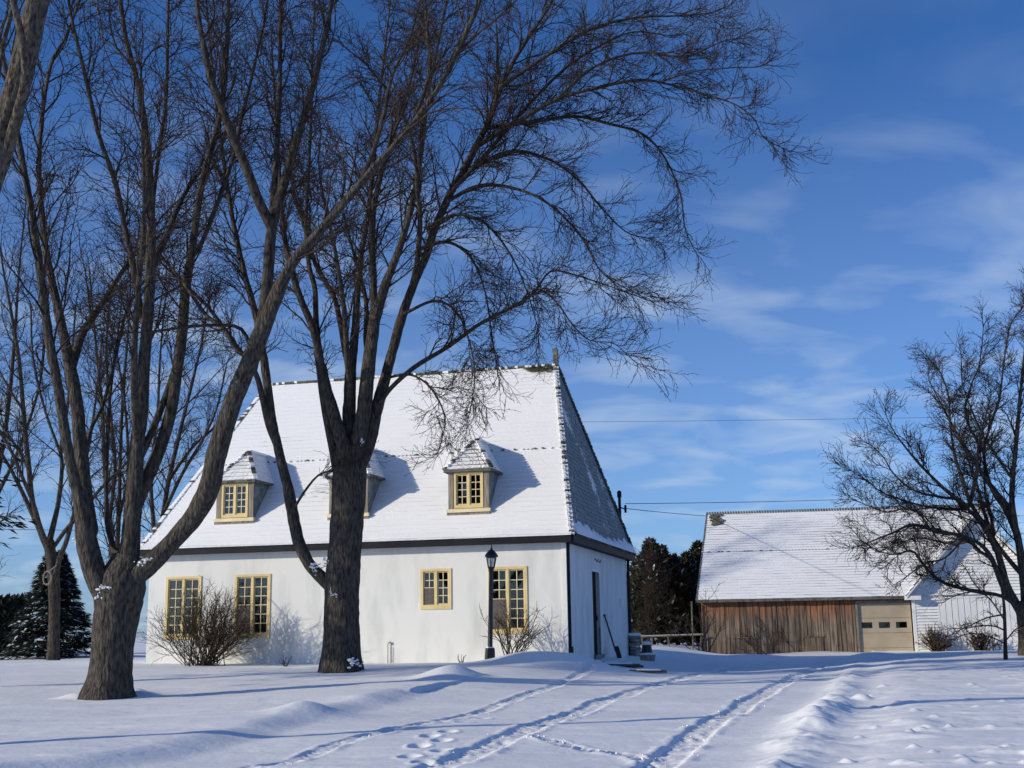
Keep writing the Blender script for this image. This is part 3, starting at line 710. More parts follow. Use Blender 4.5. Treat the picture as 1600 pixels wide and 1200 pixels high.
# roof
el, er = (-.16, -.28, BEZ+.05), (BLN+4.2, -.28, BEZ+.05); rl, rr = (.34, BDP/2, BRZ), (BLN+4.2, BDP/2, BRZ)
courses(el, er, rl, rr, 34, .022, 31).build('front_roof', [BARNSNOW, BARNEDGE], barn)
courses((BLN+4.2, BDP+.28, BEZ+.05), (-.16, BDP+.28, BEZ+.05), rr, rl, 16, .03, 32).build('back_roof', [BARNSNOW, BARNEDGE], barn)
MB().beam((-.16, -.30, BEZ), (BLN+.2, -.30, BEZ), .04, .12).build('eave_board', DARKSH, barn)
MB().beam((-.18, -.28, BEZ+.0), (.32, BDP/2, BRZ-.05), .05, .14).beam((-.18, BDP+.28, BEZ), (.32, BDP/2, BRZ-.05), .05, .14).build('rake_board', DARKSH, barn)
rc = MB()
for i in range(104):
    xx = .30+i*.118
    rc.box(xx, xx+.075, BDP/2-.09, BDP/2+.09, BRZ-.05, BRZ+.075, 0); rc.box(xx+.075, xx+.118, BDP/2-.07, BDP/2+.07, BRZ-.05, BRZ+.03, 1)
rc.build('ridge_cap', [DARKSH, SNOW], barn)
gr = MB()
for i in range(90):
    f = i/89; tt = .53; c_ = Vector(lerp(el, rl, tt)).lerp(Vector(lerp(er, rr, tt)), f)
    gr.box(c_.x-.045, c_.x+.045, c_.y-.09, c_.y, c_.z, c_.z+.025, 1 if rngb.random() < .3 else 0)
gr.build('snow_guards', [SNOW, DARKSH], barn)['kind'] = 'stuff'
pm = MB()
for i in range(22):
    cx_ = .45+rngb.random()*.55; tt = 1-.03-.13*rngb.random(); c_ = Vector((cx_, -.28+(BDP/2+.28)*tt-.03, BEZ+.05+(BRZ-BEZ-.05)*tt+.05)); w_ = rngb.uniform(.06, .14)
    pm.quad(c_+Vector((-w_, -.06, -.05)), c_+Vector((w_, -.06, -.05)), c_+Vector((w_, .06, .05)), c_+Vector((-w_, .06, .05)))
pm.build('moss_patch', RIDGEM, barn)

# ------------------------------------------------------------------ white clapboard shed joined to the barn's right end
shed = empty('shed', barn.matrix_basis @ Vector((8.42, -.02, 0)), -BY)
tag(shed, 'white clapboard gabled shed with double doors beside the tan garage door', 'shed')
SW, SD, SEZ, SRZ = 5.3, 8.0, 2.42, 5.55
yf = -.15
def gable_x(z): return (z-SEZ)/(SRZ-SEZ)*SW/2 if z > SEZ else 0
z_ = -.3
while z_ < SRZ-.2:
    a, b = gable_x(z_+.115), SW-gable_x(z_+.115)
    segs = [(a+.10, b)] if z_ > 2.22 else [(.10, .98), (SW-.35, SW)]
    for p, q in segs:
        if q-p < .1: continue
        me = MB(); n0 = len(me.v)
        me.v += [(p, yf-.05, z_), (q, yf-.05, z_), (q, yf, z_), (p, yf, z_), (p, yf-.006, z_+.118), (q, yf-.006, z_+.118), (q, yf, z_+.118), (p, yf, z_+.118)]
        for f_ in ((0,3,2,1),(4,5,6,7),(0,1,5,4),(1,2,6,5),(2,3,7,6),(3,0,4,7)): me.f.append(f_); me.m.append(0)
        me.build('clapboard', WHITE, shed)
    z_ += .12
MB().box(-.02, .10, yf-.045, yf+.05, -.4, SEZ+.1).build('corner_board', WHITE, shed)
MB().box(SW-.02, SW+.1, yf-.045, yf+.05, -.4, SEZ+.1).build('corner_board', WHITE, shed)
MB().box(.98, SW-.35, yf-.05, yf, 2.16, 2.25).box(.96, 1.03, yf-.04, yf, -.4, 2.16).build('door_trim', WHITE, shed)
for k, (p, q) in enumerate(((1.03, 2.93), (2.95, 4.93))):
    dd = empty('barn_door', (0, 0, 0), 0, shed)
    nb = 8
    for i in range(nb):
        a, b = p+(q-p)*i/nb, p+(q-p)*(i+1)/nb
        MB().box(a+.011, b-.011, yf-.045-.012*(i % 2), yf-.005, -.4, 2.15).build('plank', WHITE, dd)
    if k == 1: MB().lathe([(.035, 0), (.05, .03), (.05, .06), (.03, .08)], 10).build('door_knob', BLACK, dd).matrix_local = Matrix.Translation((p+.12, yf-.035, .68)) @ Matrix.Rotation(R(90), 4, 'X')
core = MB(); core.poly([(0, yf+.002, -.4), (SW, yf+.002, -.4), (SW, yf+.002, SEZ), (SW/2, yf+.002, SRZ-.05), (0, yf+.002, SEZ)]); core.box(0, .05, yf+.05, SD, -.4, SEZ); core.box(SW-.05, SW, yf+.05, SD, -.4, SEZ)
core.build('shed_wall', WHITE, shed)
courses((-.28, SD, SEZ-.15), (-.28, yf-.42, SEZ-.15), (SW/2, SD, SRZ), (SW/2, yf-.42, SRZ), 16, .03, 41).build('roof_slope', [SNOW, BARNEDGE], shed)
courses((SW+.28, yf-.42, SEZ-.15), (SW+.28, SD, SEZ-.15), (SW/2, yf-.42, SRZ), (SW/2, SD, SRZ), 16, .03, 42).build('roof_slope', [SNOW, BARNEDGE], shed)
rk = MB(); rk.beam((-.26, yf-.40, SEZ-.19), (SW/2, yf-.40, SRZ-.05), .05, .16, (0, 1, 0)); rk.beam((SW+.26, yf-.40, SEZ-.19), (SW/2, yf-.40, SRZ-.05), .05, .16, (0, 1, 0))
rk.quad((-.28, yf-.40, SEZ-.17), (SW/2, yf-.40, SRZ-.03), (SW/2, yf, SRZ-.03), (-.28, yf, SEZ-.17)); rk.quad((SW+.28, yf-.40, SEZ-.17), (SW+.28, yf, SEZ-.17), (SW/2, yf, SRZ-.03), (SW/2, yf-.40, SRZ-.03))
rk.build('rake_board', WHITE, shed)
MB().box(-.30, .30, yf-.44, yf-.02, SEZ-.30, SEZ-.14).build('eave_return', WHITE, shed)

# ------------------------------------------------------------------ trees: limbs traced from life, twigs grown on them
def resample(P, Rr, step):
    P = smooth_line(np.column_stack([P, Rr]), 10)
    d = np.r_[0, np.cumsum(np.linalg.norm(np.diff(P[:, :3], axis=0), axis=1))]
    n = max(4, int(d[-1]/step)); t = np.linspace(0, d[-1], n)
    return np.column_stack([np.interp(t, d, P[:, i]) for i in range(4)])
def tube_mesh(paths, radii, sides, cap=False):
    """paths (N,K,3), radii (N,K) -> vertices, quads"""
    N, K, _ = paths.shape
    T = np.gradient(paths, axis=1); T /= np.linalg.norm(T, axis=2, keepdims=True)+1e-9
    ch = paths[:, -1]-paths[:, 0]; ch /= np.linalg.norm(ch, axis=1, keepdims=True)+1e-9
    ref = np.where(np.abs(ch[:, 2:3]) < .7, np.array([[0, 0, 1.]]), np.array([[0., 1, 0]]))
    ref = np.cross(ch, ref); ref /= np.linalg.norm(ref, axis=1, keepdims=True)+1e-9
    A = np.cross(T, ref[:, None, :]); A /= np.linalg.norm(A, axis=2, keepdims=True)+1e-9
    B = np.cross(T, A)
    an = np.arange(sides)*2*np.pi/sides
    V = paths[:, :, None, :] + radii[:, :, None, None]*(A[:, :, None, :]*np.cos(an)[None, None, :, None]+B[:, :, None, :]*np.sin(an)[None, None, :, None])
    id_ = np.arange(N*K*sides).reshape(N, K, sides); nx = np.roll(id_, -1, axis=2)
    Qd = np.stack([id_[:, :-1], nx[:, :-1], nx[:, 1:], id_[:, 1:]], -1).reshape(-1, 4)
    return V.reshape(-1, 3), Qd, V
def limb_mesh(S, sides=18, rough=.06, seed=0, flare=False, fur=0.0):
    """one bark tube with uneven girth, buttress ridges, knots and furrowed bark"""
    if fur:
        d0 = np.r_[0, np.cumsum(np.linalg.norm(np.diff(S[:, :3], axis=0), axis=1))]; t0 = np.linspace(0, d0[-1], max(6, int(d0[-1]/.07)))
        S = np.column_stack([np.interp(t0, d0, S[:, q]) for q in range(4)])
    P, r = S[:, :3], S[:, 3]
    V, Qd, V4 = tube_mesh(P[None], r[None], sides)
    V4 = V4[0]; d = np.r_[0, np.cumsum(np.linalg.norm(np.diff(P, axis=0), axis=1))]
    an = np.arange(sides)*2*np.pi/sides
    X, Y_ = np.meshgrid(np.arange(sides)*1.0, d)
    nz = vnoise(np.cos(an)[None, :]*1.3+5+seed, Y_*1.1+np.sin(an)[None, :]*1.3, seed)*1.2 + .6*vnoise(np.cos(an)[None, :]*3.1+seed, Y_*3+np.sin(an)[None, :]*3.1, seed+3)
    k = 1+rough*2*nz
    if fur:
        th = (an+np.pi) % (2*np.pi)-np.pi
        wx = th[None, :]*np.maximum(r, .1)[:, None]*13; wy = Y_*3.2
        g1 = np.abs(vnoise(wx+.9*vnoise(wx*.4, Y_*1.5, seed+8), wy, seed+5))*2; g2 = np.abs(vnoise(wx*2.1, wy*2.0, seed+6))*2
        k = k + fur*(np.clip(g1*1.6, 0, 1)+.45*g2-.7)/np.maximum(r, .08)[:, None]
    if flare: k = k*(1+.10*np.clip(1-d/.7, 0, 1)[:, None]**2*(1+.7*np.cos(an*5+seed)[None, :]))
    V4 = P[:, None, :]+(V4-P[:, None, :])*k[:, :, None]
    return mesh_np('limb', V4.reshape(-1, 3), Qd, True)
def unit(v): return v/(np.linalg.norm(v, axis=-1, keepdims=True)+1e-9)
def grow(rg, P0, D0, ln, r0, r1, K, wig, zb0, zb1):
    N = len(P0); out = np.zeros((N, K+1, 3)); out[:, 0] = P0; d = unit(D0); p = P0.copy(); stp = (ln/K)[:, None]
    cv = rg.normal(size=(N, 3))*wig*.5
    for i in range(K):
        p = p+d*stp; out[:, i+1] = p
        d = d+rg.normal(size=(N, 3))*wig+cv
        d[:, 2] += zb0+(zb1-zb0)*i/max(1, K-1)
        d = unit(d)
    f = np.linspace(0, 1, K+1)[None]
    return out, r0[:, None]*(1-f)+r1[:, None]*f
def sprout(rg, paths, radii, per, tmin, tmax, a0, a1, out_bias=None):
    """child starts along given paths: positions, directions, radius there, position fraction"""
    N, K, _ = paths.shape; M = N*per
    ii = np.repeat(np.arange(N), per); t = tmin+(tmax-tmin)*((np.tile(np.arange(per), N)+rg.random(M))/per); ft = t*(K-1); j = np.minimum(ft.astype(int), K-2); fr = (ft-j)[:, None]
    P = paths[ii, j]*(1-fr)+paths[ii, j+1]*fr; T = unit(paths[ii, j+1]-paths[ii, j]); r = radii[ii, j]*(1-fr[:, 0])+radii[ii, j+1]*fr[:, 0]
    q = rg.normal(size=(M, 3)); q = unit(q-(q*T).sum(1, keepdims=True)*T)
    an = np.radians(a0+(a1-a0)*rg.random(M))[:, None]
    return P, unit(T*np.cos(an)+q*np.sin(an)), r, t
def crown(rg, limbs, n1, l1, n2, l2, n3, l3, droop=0., tw=1.0, tmin=.25, buds=False, n4=0, l4=.2):
    """limbs: list of (S array, weight, tmin). returns verts, quads for all the twigs"""
    VV, QQ, off = [], [], 0
    P1, D1, R1, L1 = [], [], [], []
    for S, wgt, tm in limbs:
        ln = np.linalg.norm(np.diff(S[:, :3], axis=0), axis=1).sum(); per = max(2, int(ln*n1*wgt))
        p, d, r, t = sprout(rg, S[None, :, :3], S[None, :, 3], per, tm, 1.0, 20, 50)
        P1.append(p); D1.append(d); R1.append(np.minimum(r*.55, .032*tw)); L1.append(l1*(.55 if S[0, 3] < .085 else 1.)*min(1., .35+ln/6)*rg.uniform(.45, 1.25, per)*(1.15-.55*t))
        # the limb's own tip runs out into a twig
        P1.append(S[-1:, :3]); D1.append(unit(S[-1:, :3]-S[-3:-2, :3])); R1.append(np.minimum(S[-1:, 3], .03*tw)); L1.append(np.array([l1*.4]))
    P1 = np.vstack(P1); D1 = np.vstack(D1); R1 = np.maximum(np.concatenate(R1), .011*tw); L1 = np.concatenate(L1)
    D1[:, 2] += .12
    a, ra = grow(rg, P1, D1, L1, R1, R1*0+.0065*tw, 9, .13, .05, .02-droop)
    p, d, r, t = sprout(rg, a, ra, n2, .10, .98, 20, 52)
    b, rb = grow(rg, p, d, l2*rg.uniform(.4, 1.3, len(p))*(1.1-.5*t), np.maximum(np.minimum(r*.75, .012*tw), .007*tw), np.full(len(p), .005*tw), 5, .17, .05, .01-droop)
    p, d, r, t = sprout(rg, b, rb, n3, .15, 1., 25, 60)
    c, rc_ = grow(rg, p, d, l3*rg.uniform(.4, 1.3, len(p)), np.maximum(np.minimum(r*.8, .007*tw), .0052*tw), np.full(len(p), .0042*tw), 2, .24, .06, .03-droop*.7)
    sets = [(a, ra, 3), (b, rb, 3), (c, rc_, 3)]
    if n4:
        p, d, r, t = sprout(rg, c, rc_, n4, .2, 1., 30, 60)
        e, re = grow(rg, p, d, l4*rg.uniform(.5, 1.3, len(p)), np.full(len(p), .0045*tw), np.full(len(p), .0038*tw), 2, .15, .04, .03); sets.append((e, re, 3))
    for pa, rr_, sd in sets:
        V, Q_, _ = tube_mesh(pa, rr_, sd); VV.append(V); QQ.append(Q_+off); off += len(V)
    if buds:
        src = [(c, .008), (b, .009)]
        for pa, sz in src:
            N, K, _ = pa.shape
            pts = pa[:, 1:].reshape(-1, 3); keep = rg.random(len(pts)) < buds; pts = pts[keep]
            pts = pts+rg.normal(size=pts.shape)*.004
            M = len(pts); s_ = sz*tw*rg.uniform(.8, 1.5, M)[:, None]
            dr = unit(rg.normal(size=(M, 3))+np.array([0, 0, .4]))
            u_ = unit(np.cross(dr, rg.normal(size=(M, 3)))); v_ = np.cross(dr, u_)
            # lens-shaped bud: two tips and two sides, closed by two crossing quads
            tip, bas = pts+dr*s_*2.6, pts-dr*s_*.6
            V = np.stack([tip, pts+u_*s_+dr*s_, bas, pts-u_*s_+dr*s_, pts+v_*s_+dr*s_, pts-v_*s_+dr*s_], 1).reshape(-1, 3)
            o = np.arange(M)[:, None]*6+off
            Q_ = np.concatenate([o+np.array([[0, 1, 2, 3]]), o+np.array([[0, 4, 2, 5]])]); VV.append(V); QQ.append(Q_); off += len(V)
    return np.vstack(VV), np.vstack(QQ)
def trace(pts, D0, d0, d1, step=.14, gf=.66):
    """photo-traced limb (x, y, width in px) laid at distance D0+d0 .. D0+d1"""
    P = np.array([p[:2] for p in pts], float); W_ = np.array([p[2] for p in pts], float)
    ac = np.r_[0, np.cumsum(np.linalg.norm(np.diff(P, axis=0), axis=1))]; ac = ac/ac[-1]
    f = ac*ac*(3-2*ac)*.5+ac*.5
    X = np.array([at(P[i, 0], P[i, 1], D0+d0+(d1-d0)*f[i]) for i in range(len(P))])
    sl_ = np.abs(np.gradient(P[:, 1]))/(np.hypot(np.gradient(P[:, 0]), np.gradient(P[:, 1]))+1e-6)   # widths were read along the rows
    girth = np.where(W_ > 12, np.clip(sl_, .72, 1.0), 1.0)*gf
    rr_ = np.array([W_[i]*girth[i]/2*(D0+d0+(d1-d0)*f[i])/FPX for i in range(len(P))])
    return resample(X, rr_, step)
def make_tree(name, label, base, trunk, limbs, crown_args, seed, barks=(BARK, BARK2, TWIG), group=None, free=0, free_from=None, free_len=5.0, free_r=.09, cat='tree', free_dirs=None):
    rg = np.random.default_rng(seed)
    t = empty(name, base); tag(t, label, cat, group); off = np.array(base)
    def put(nm, S, mat, sides, rough, sd, flare=False):
        S2 = S.copy(); S2[:, :3] -= off
        f_ = S[0, 3] > .14 and S[0, 1] < 40
        link(nm, limb_mesh(S2, 40 if f_ else sides, rough, sd, flare, (.020 if flare else .013) if f_ else 0.), mat, t)
    if trunk is not None: put('trunk', trunk, barks[0], 28, .055, seed, True)
    src = []
    axes = [trunk] if trunk is not None else []
    for i, (S, wgt, tm) in enumerate(limbs):
        if axes:
            A_ = np.vstack(axes); dd = np.linalg.norm(A_[:, :3]-S[0, :3], axis=1); q = int(dd.argmin())
            if .02 < dd[q] < 1.6: S = np.vstack([np.r_[A_[q, :3], min(S[0, 3], A_[q, 3]*.9)][None], S])
        axes.append(S)
        big = S[0, 3] > .05
        put('limb', S, barks[0] if S[0, 3] > .14 else barks[1], 18 if big else 8, .06 if big else .03, seed+i*3); src.append((S, wgt, tm))
    for i in range(free):                      # limbs that reach towards or away from the viewer
        st = free_from[i % len(free_from)]
        A_ = np.vstack(axes); st = A_[int(np.linalg.norm(A_[:, :3]-st, axis=1).argmin()), :3]
        az = rg.uniform(0, 2*math.pi) if free_dirs is None else free_dirs[i % len(free_dirs)]+rg.uniform(-.3, .3)
        d = np.array([[math.cos(az)*.62, math.sin(az)*.62, .78]])
        pth, _ = grow(rg, np.array([st]), d, np.array([free_len*rg.uniform(.8, 1.2)]), np.array([.1]), np.array([.1]), 10, .07, .05, .0)
        r_ = np.linspace(free_r*rg.uniform(.8, 1.1), .014, 11)
        S = resample(pth[0], r_, .16); put('limb', S, barks[1], 10, .05, seed+i+50); src.append((S, 1.0, .22))
    V, Q_ = crown(rg, src, **crown_args)
    link('crown', mesh_np('crown', V-off, Q_, False), barks[2], t)
    return t
def snow_patch(tree, P, rx, ry, rz, seed):
    rg = np.random.default_rng(seed)
    for q in range(11):
        o = rg.normal(size=3)*np.array([rx, ry*.4, rz])*.7; f = rg.uniform(.14, .42)
        snow_lump(tree, np.array(P)+o, rx*f, ry*f, rz*f, seed*7+q)
def snow_lump(tree, P, rx, ry, rz, seed):
    rg = np.random.default_rng(seed); mb = MB(); n, m = 10, 5; rows = []
    for j in range(m+1):
        ph = math.pi*j/m; row = []
        for i in range(n):
            th = 2*math.pi*i/n; k = 1+rg.uniform(-.4, .3)
            row.append((P[0]+rx*k*math.sin(ph)*math.cos(th), P[1]+ry*k*math.sin(ph)*math.sin(th), P[2]+rz*k*math.cos(ph)))
        rows.append(row)
    off = tree.location
    for j in range(m):
        for i in range(n):
            q = (i+1) % n; mb.quad(*[tuple(Vector(v)-off) for v in (rows[j][i], rows[j+1][i], rows[j+1][q], rows[j][q])])
    mb.build('snow_patch', SNOWP, tree, True)

# --- tree 1: the big forked tree in front of the house's left end
D1 = 22.4
b1 = at(170, 1086, D1)
tr1 = trace([(167,1112,104),(168,1090,92),(172,1060,74),(176,1010,69),(182,960,74),(188,925,84),(196,895,74),(203,868,50)], D1, 0, 0, gf=.90)
def T1(pts, d0, d1, wgt=1., tm=.3): return (trace(pts, D1, d0, d1, gf=.65), wgt, tm)
limbs1 = [
 T1([(176,945,62),(152,905,58),(136,850,50),(130,800,40),(118,757,26),(104,690,24),(91,608,23),(77,533,22),(62,420,19),(52,345,17),(38,268,15),(22,180,13),(5,90,11),(-15,-20,9),(-40,-170,6)], -.1, -2.0),
 T1([(140,830,40),(133,770,34),(126,700,32),(121,640,30),(113,590,30),(103,543,26),(88,470,20),(74,405,17),(66,340,15),(61,260,12),(66,180,11),(80,100,9),(104,55,7),(130,-20,6),(150,-120,4)], .1, 1.2),
 T1([(195,905,62),(204,850,48),(208,790,42),(213,720,36),(220,640,33),(226,560,29),(232,480,27),(236,400,24),(235,320,21),(231,235,18),(216,135,15),(197,62,12),(188,0,11),(178,-90,8),(170,-190,5)], 0, -.6),
 T1([(222,500,18),(205,400,15),(196,360,14),(180,285,13),(153,207,11),(133,117,10),(113,33,8),(104,-20,7),(85,-130,4)], -.1, -1.8, 1.1, .2),
 T1([(236,335,13),(243,280,11),(251,220,10),(260,145,9),(262,60,8),(264,-20,7),(270,-140,4)], -.2, .9, 1.1, .15),
 T1([(208,800,36),(228,752,34),(250,700,32),(268,640,29),(277,580,27),(285,520,26),(290,450,25),(300,392,20),(313,300,17),(330,233,16),(347,165,14),(354,83,12),(357,0,10),(362,-120,6)], .1, 1.8),
 T1([(298,405,15),(316,378,13),(340,317,12),(363,250,10),(379,180,9),(398,100,8),(415,20,6),(430,-80,4)], .9, 2.9, 1.1, .15),
 T1([(206,740,20),(226,700,19),(245,655,18),(262,612,18),(274,575,16)], -.1, .5, .2, .8),
 T1([(192,915,70),(225,890,66),(262,855,60),(300,812,56),(326,765,54),(338,710,50),(358,645,48),(384,580,46),(408,520,43),(428,470,40),(447,428,33),(470,393,30),(505,355,28),(560,290,25),(620,222,21),(655,180,19),(695,118,16),(742,20,12),(775,-70,8),(800,-150,5)], -.1, -2.6, 1.0, .45),
 T1([(405,525,30),(413,480,29),(419,420,28),(426,350,27),(441,295,25),(461,228,21),(489,135,17),(509,50,13),(520,-10,11),(535,-110,7)], -.7, .6, 1.1, .25),
 T1([(424,360,18),(428,300,17),(433,225,14),(437,135,12),(438,40,10),(440,-60,7),(445,-150,4)], -.3, 1.4, 1.1, .15),
 T1([(560,292,15),(582,240,13),(600,180,11),(612,120,9),(640,60,7),(660,-10,5),(690,-90,3)], -1.2, -.2, 1.1, .15),
 T1([(640,205,13),(670,120,11),(668,60,9),(664,0,7),(660,-80,4)], -1.8, -.6, 1.1, .15),
 T1([(392,560,14),(370,548,13),(350,515,12),(320,490,10),(285,440,8),(245,395,6),(205,370,4)], -.6, 1.0, 1.0, .2),
 T1([(395,550,11),(378,515,10),(350,508,9),(300,510,7),(240,518,6),(190,520,4)], -.5, -1.6, 1.0, .25),
 T1([(178,860,14),(168,820,14),(166,780,10),(168,700,8),(172,620,7),(182,540,5),(190,470,4)], .3, 1.4, .9, .3),
 T1([(300,815,16),(236,720,9),(231,690,8),(240,600,5)], .4, 1.2, .1, .5) if False else T1([(130,720,12),(143,668,10),(160,635,9),(180,560,8),(200,480,7),(230,430,5),(250,380,4)], .5, 1.9, 1.0, .25),
]
ca1 = dict(n1=1.9, l1=2.5, n2=8, l2=1.1, n3=4, l3=.32, droop=.03, buds=.5, tw=.8)
tree1 = make_tree('bare_tree', 'thick rough trunk forking low into many limbs, nearest whole tree left of house', tuple(b1), tr1, limbs1, ca1, 11, free=4, free_from=[at(205,700,D1), at(235,420,D1-.2), at(430,330,D1-1), at(120,560,D1)], free_len=6.5, free_dirs=[-1.2, 1.4, -1.9, 1.9])
for (px, py, d_, rx, ry, rz) in [(160,918,-.42,.10,.05,.045),(152,932,-.43,.05,.03,.05),(220,880,-.42,.06,.04,.05),(228,874,-.40,.06,.05,.03),(118,846,-.22,.05,.05,.07),(262,850,-.34,.07,.04,.02)]:
    snow_patch(tree1, at(px, py, D1+d_), rx, ry, rz, px)

# --- tree 2: the dark tree standing in front of the house
D2 = 28.4
b2 = at(532, 1036, D2)
tr2 = trace([(532,1060,76),(532,1036,70),(533,1000,63),(533,950,60),(535,905,62),(540,850,56),(544,790,58),(547,740,60),(549,700,54)], D2, 0, 0, gf=.90)
def T2(pts, d0, d1, wgt=1., tm=.3): return (trace(pts, D2, d0, d1), wgt, tm)
limbs2 = [
 T2([(528,925,46),(508,908,40),(484,883,34),(466,845,30),(457,800,29),(450,762,25),(437,710,22),(425,655,21),(417,595,20),(409,540,18),(396,480,16),(380,420,14),(365,350,12),(352,270,10),(340,180,8),(330,90,6),(322,0,4)], 0, .7, 1., .45),
 T2([(432,695,17),(420,665,16),(411,625,15),(402,590,14),(388,562,13),(372,545,12),(352,515,10),(325,480,9),(300,455,8),(262,420,6),(235,395,4)], .3, -1.2, .9, .3),
 T2([(543,770,30),(530,745,27),(522,705,26),(513,660,24),(506,620,23),(502,585,22),(496,540,21),(486,505,19),(471,470,17),(459,435,15),(448,390,13),(440,330,11),(436,260,9),(430,170,7),(425,80,5)], .1, -1.0),
 T2([(498,545,15),(494,500,14),(492,450,13),(483,415,12),(478,350,10),(482,270,8),(486,190,7),(488,100,5),(492,0,4)], 0, 1.4, 1.1, .2),
 T2([(546,720,38),(535,690,34),(520,640,30),(508,600,26),(502,570,22)], -.25, -.05, .1, .8),
 T2([(548,700,36),(545,655,32),(546,610,28),(549,570,25),(553,545,20),(556,500,17),(559,450,15),(564,400,14),(575,335,12),(583,260,10),(590,180,8),(600,90,6),(610,0,4)], .1, 1.6),
 T2([(548,580,18),(539,545,16),(533,510,15),(523,467,13),(508,440,12),(492,410,11),(480,370,8),(462,310,6),(450,250,4)], .3, 2.0, 1.0, .25),
 T2([(558,700,40),(567,655,36),(573,600,33),(580,540,30),(588,490,27),(604,440,23),(622,395,19),(640,335,16),(652,280,14),(660,220,12),(668,150,10),(684,70,8),(700,-10,6),(715,-90,4)], -.1, -1.6),
 T2([(582,520,18),(584,460,17),(582,400,16),(583,335,14),(597,267,12),(618,200,10),(640,130,8),(655,60,6),(668,-20,4)], -.2, .9, 1.1, .2),
 T2([(566,720,38),(580,680,34),(588,640,31),(600,600,29),(614,545,26),(630,490,24),(648,440,22),(664,405,21),(682,350,20),(705,300,19),(722,270,18),(742,230,16),(764,190,14),(785,130,12),(812,80,10),(845,30,8),(880,-30,6),(910,-100,4)], 0, 1.4, 1., .35),
 T2([(594,628,15),(614,603,15),(650,572,12),(700,542,10),(750,506,9),(800,480,8),(832,460,7),(846,440,5),(863,423,5),(900,430,4),(960,450,3),(1010,468,2.4)], -.1, -2.0, 1.0, .2),
 T2([(828,462,6),(850,456,5),(872,475,4),(895,508,4),(922,532,3),(958,536,2.6),(984,558,2)], -1.4, -2.3, 1.3, .15),
 T2([(742,232,13),(800,196,12),(867,157,10),(933,137,9),(1000,125,7.5),(1050,133,6),(1100,147,5),(1148,163,4),(1178,186,3.4),(1192,214,3),(1215,228,2.6)], .8, -.5, 1.5, .08),
 T2([(762,200,12),(833,190,10),(900,182,8),(950,193,7),(1000,207,6),(1027,230,5.4),(1047,262,5),(1064,307,4),(1070,355,3),(1082,385,2.5)], .9, 2.0, 1.5, .08),
 T2([(783,135,11),(850,90,9),(920,47,7.5),(990,28,6),(1050,25,4.6),(1110,20,3.4),(1140,8,2.6)], 1.0, .2, 1.5, .08),
 T2([(693,318,11),(750,290,9),(810,296,7),(862,322,6),(908,370,5),(940,425,3.6),(985,455,2.6)], .6, -.6, 1.4, .1),
 T2([(717,277,11),(790,238,9),(850,246,7),(900,278,5.5),(940,325,4.5),(978,362,3.2),(1010,372,2.4)], .7, 1.8, 1.4, .1),
 T2([(867,157,7.5),(930,104,6.5),(1000,82,5.4),(1070,88,4.2),(1125,66,3.2),(1150,60,2.4)], .2, -.8, 1.5, .08),
 T2([(1030,128,5),(1085,112,4.2),(1140,106,3.4),(1180,105,2.6)], -.2, -.9, 1.4, .05),
 T2([(667,355,10),(715,335,8),(762,352,6),(800,402,5),(822,452,3.6),(840,510,2.6)], .4, -.8, 1.4, .1),
 T2([(650,392,10),(698,378,8),(735,402,6),(757,452,4.6),(768,520,3.4),(776,570,2.6)], .2, 1.2, 1.4, .1),
 T2([(700,305,12),(760,240,10),(820,170,9),(880,110,7),(940,70,5.5),(990,50,4),(1040,55,3)], .5, 1.9, 1.4, .1),
 T2([(632,490,9),(680,470,7),(715,490,5.5),(735,540,4.5),(742,590,3.2),(735,640,2.4)], 0, -1.4, 1.3, .15),
 T2([(606,590,8),(640,585,6),(672,605,5),(695,650,3.6),(690,690,2.6)], -.1, -1.2, 1.2, .2),
 T2([(462,790,7),(478,765,6),(498,742,5),(520,735,4)], -.2, -.5, .6, .3),
]
ca2 = dict(n1=2.8, l1=2.1, n2=8, l2=.9, n3=4, l3=.32, droop=.06, buds=.6, tw=.9)
tree2 = make_tree('bare_tree', 'dark bare tree with snow in its crotch, rooted in front of the white wall', tuple(b2), tr2, limbs2, ca2, 23, free=4, free_from=[at(548,640,D2), at(575,580,D2), at(640,460,D2+.3), at(720,270,D2+.8)], free_len=6.5, free_dirs=[-1.5, 1.6, -1.0, 1.0])
for (px, py, d_, rx, ry, rz) in [(497,884,-.26,.14,.08,.05),(508,878,-.25,.10,.08,.05),(490,890,-.26,.05,.05,.05),(517,925,-.48,.03,.03,.09),(524,930,-.48,.05,.04,.035),(547,1032,-.62,.16,.10,.07),(560,1036,-.55,.10,.1,.06),(567,690,-.3,.05,.05,.05)]:
    snow_patch(tree2, at(px, py, D2+d_), rx, ry, rz, px)

# --- tree 0: the near trunk crossing the top left corner
D0 = 13.2
S0 = trace([(-320,1190,105),(-262,1010,84),(-190,760,78),(-110,540,76),(-48,370,74),(-8,250,70),(22,150,66),(50,40,58),(70,-40,52),(90,-140,44),(110,-260,34)], D0, 0, -.4)
def T0(pts, d0, d1, wgt=1., tm=.3): return (trace(pts, D0, d0, d1), wgt, tm)
b0 = at(-318, 1185, D0)
limbs0 = [T0([(-40,330,40),(0,270,34),(24,190,26),(40,120,22),(34,60,20),(20,0,16),(0,-90,10)], -.1, -1.2, .25, .6),
          T0([(-25,290,20),(-12,180,16),(3,80,13),(20,10,11),(40,-80,8)], .2, 1.4, .4, .5),
          T0([(60,0,14),(110,-20,9),(150,10,6),(160,60,4)], -.2, -.8, .5, .3)]
ca0 = dict(n1=1.6, l1=1.2, n2=5, l2=.5, n3=3, l3=.25, droop=.03, buds=.5, tw=.75)
make_tree('bare_tree', 'pale grey leaning trunk cut off by the top left corner', tuple(b0), S0, limbs0, ca0, 37, barks=(BARKN, BARKN, TWIG))

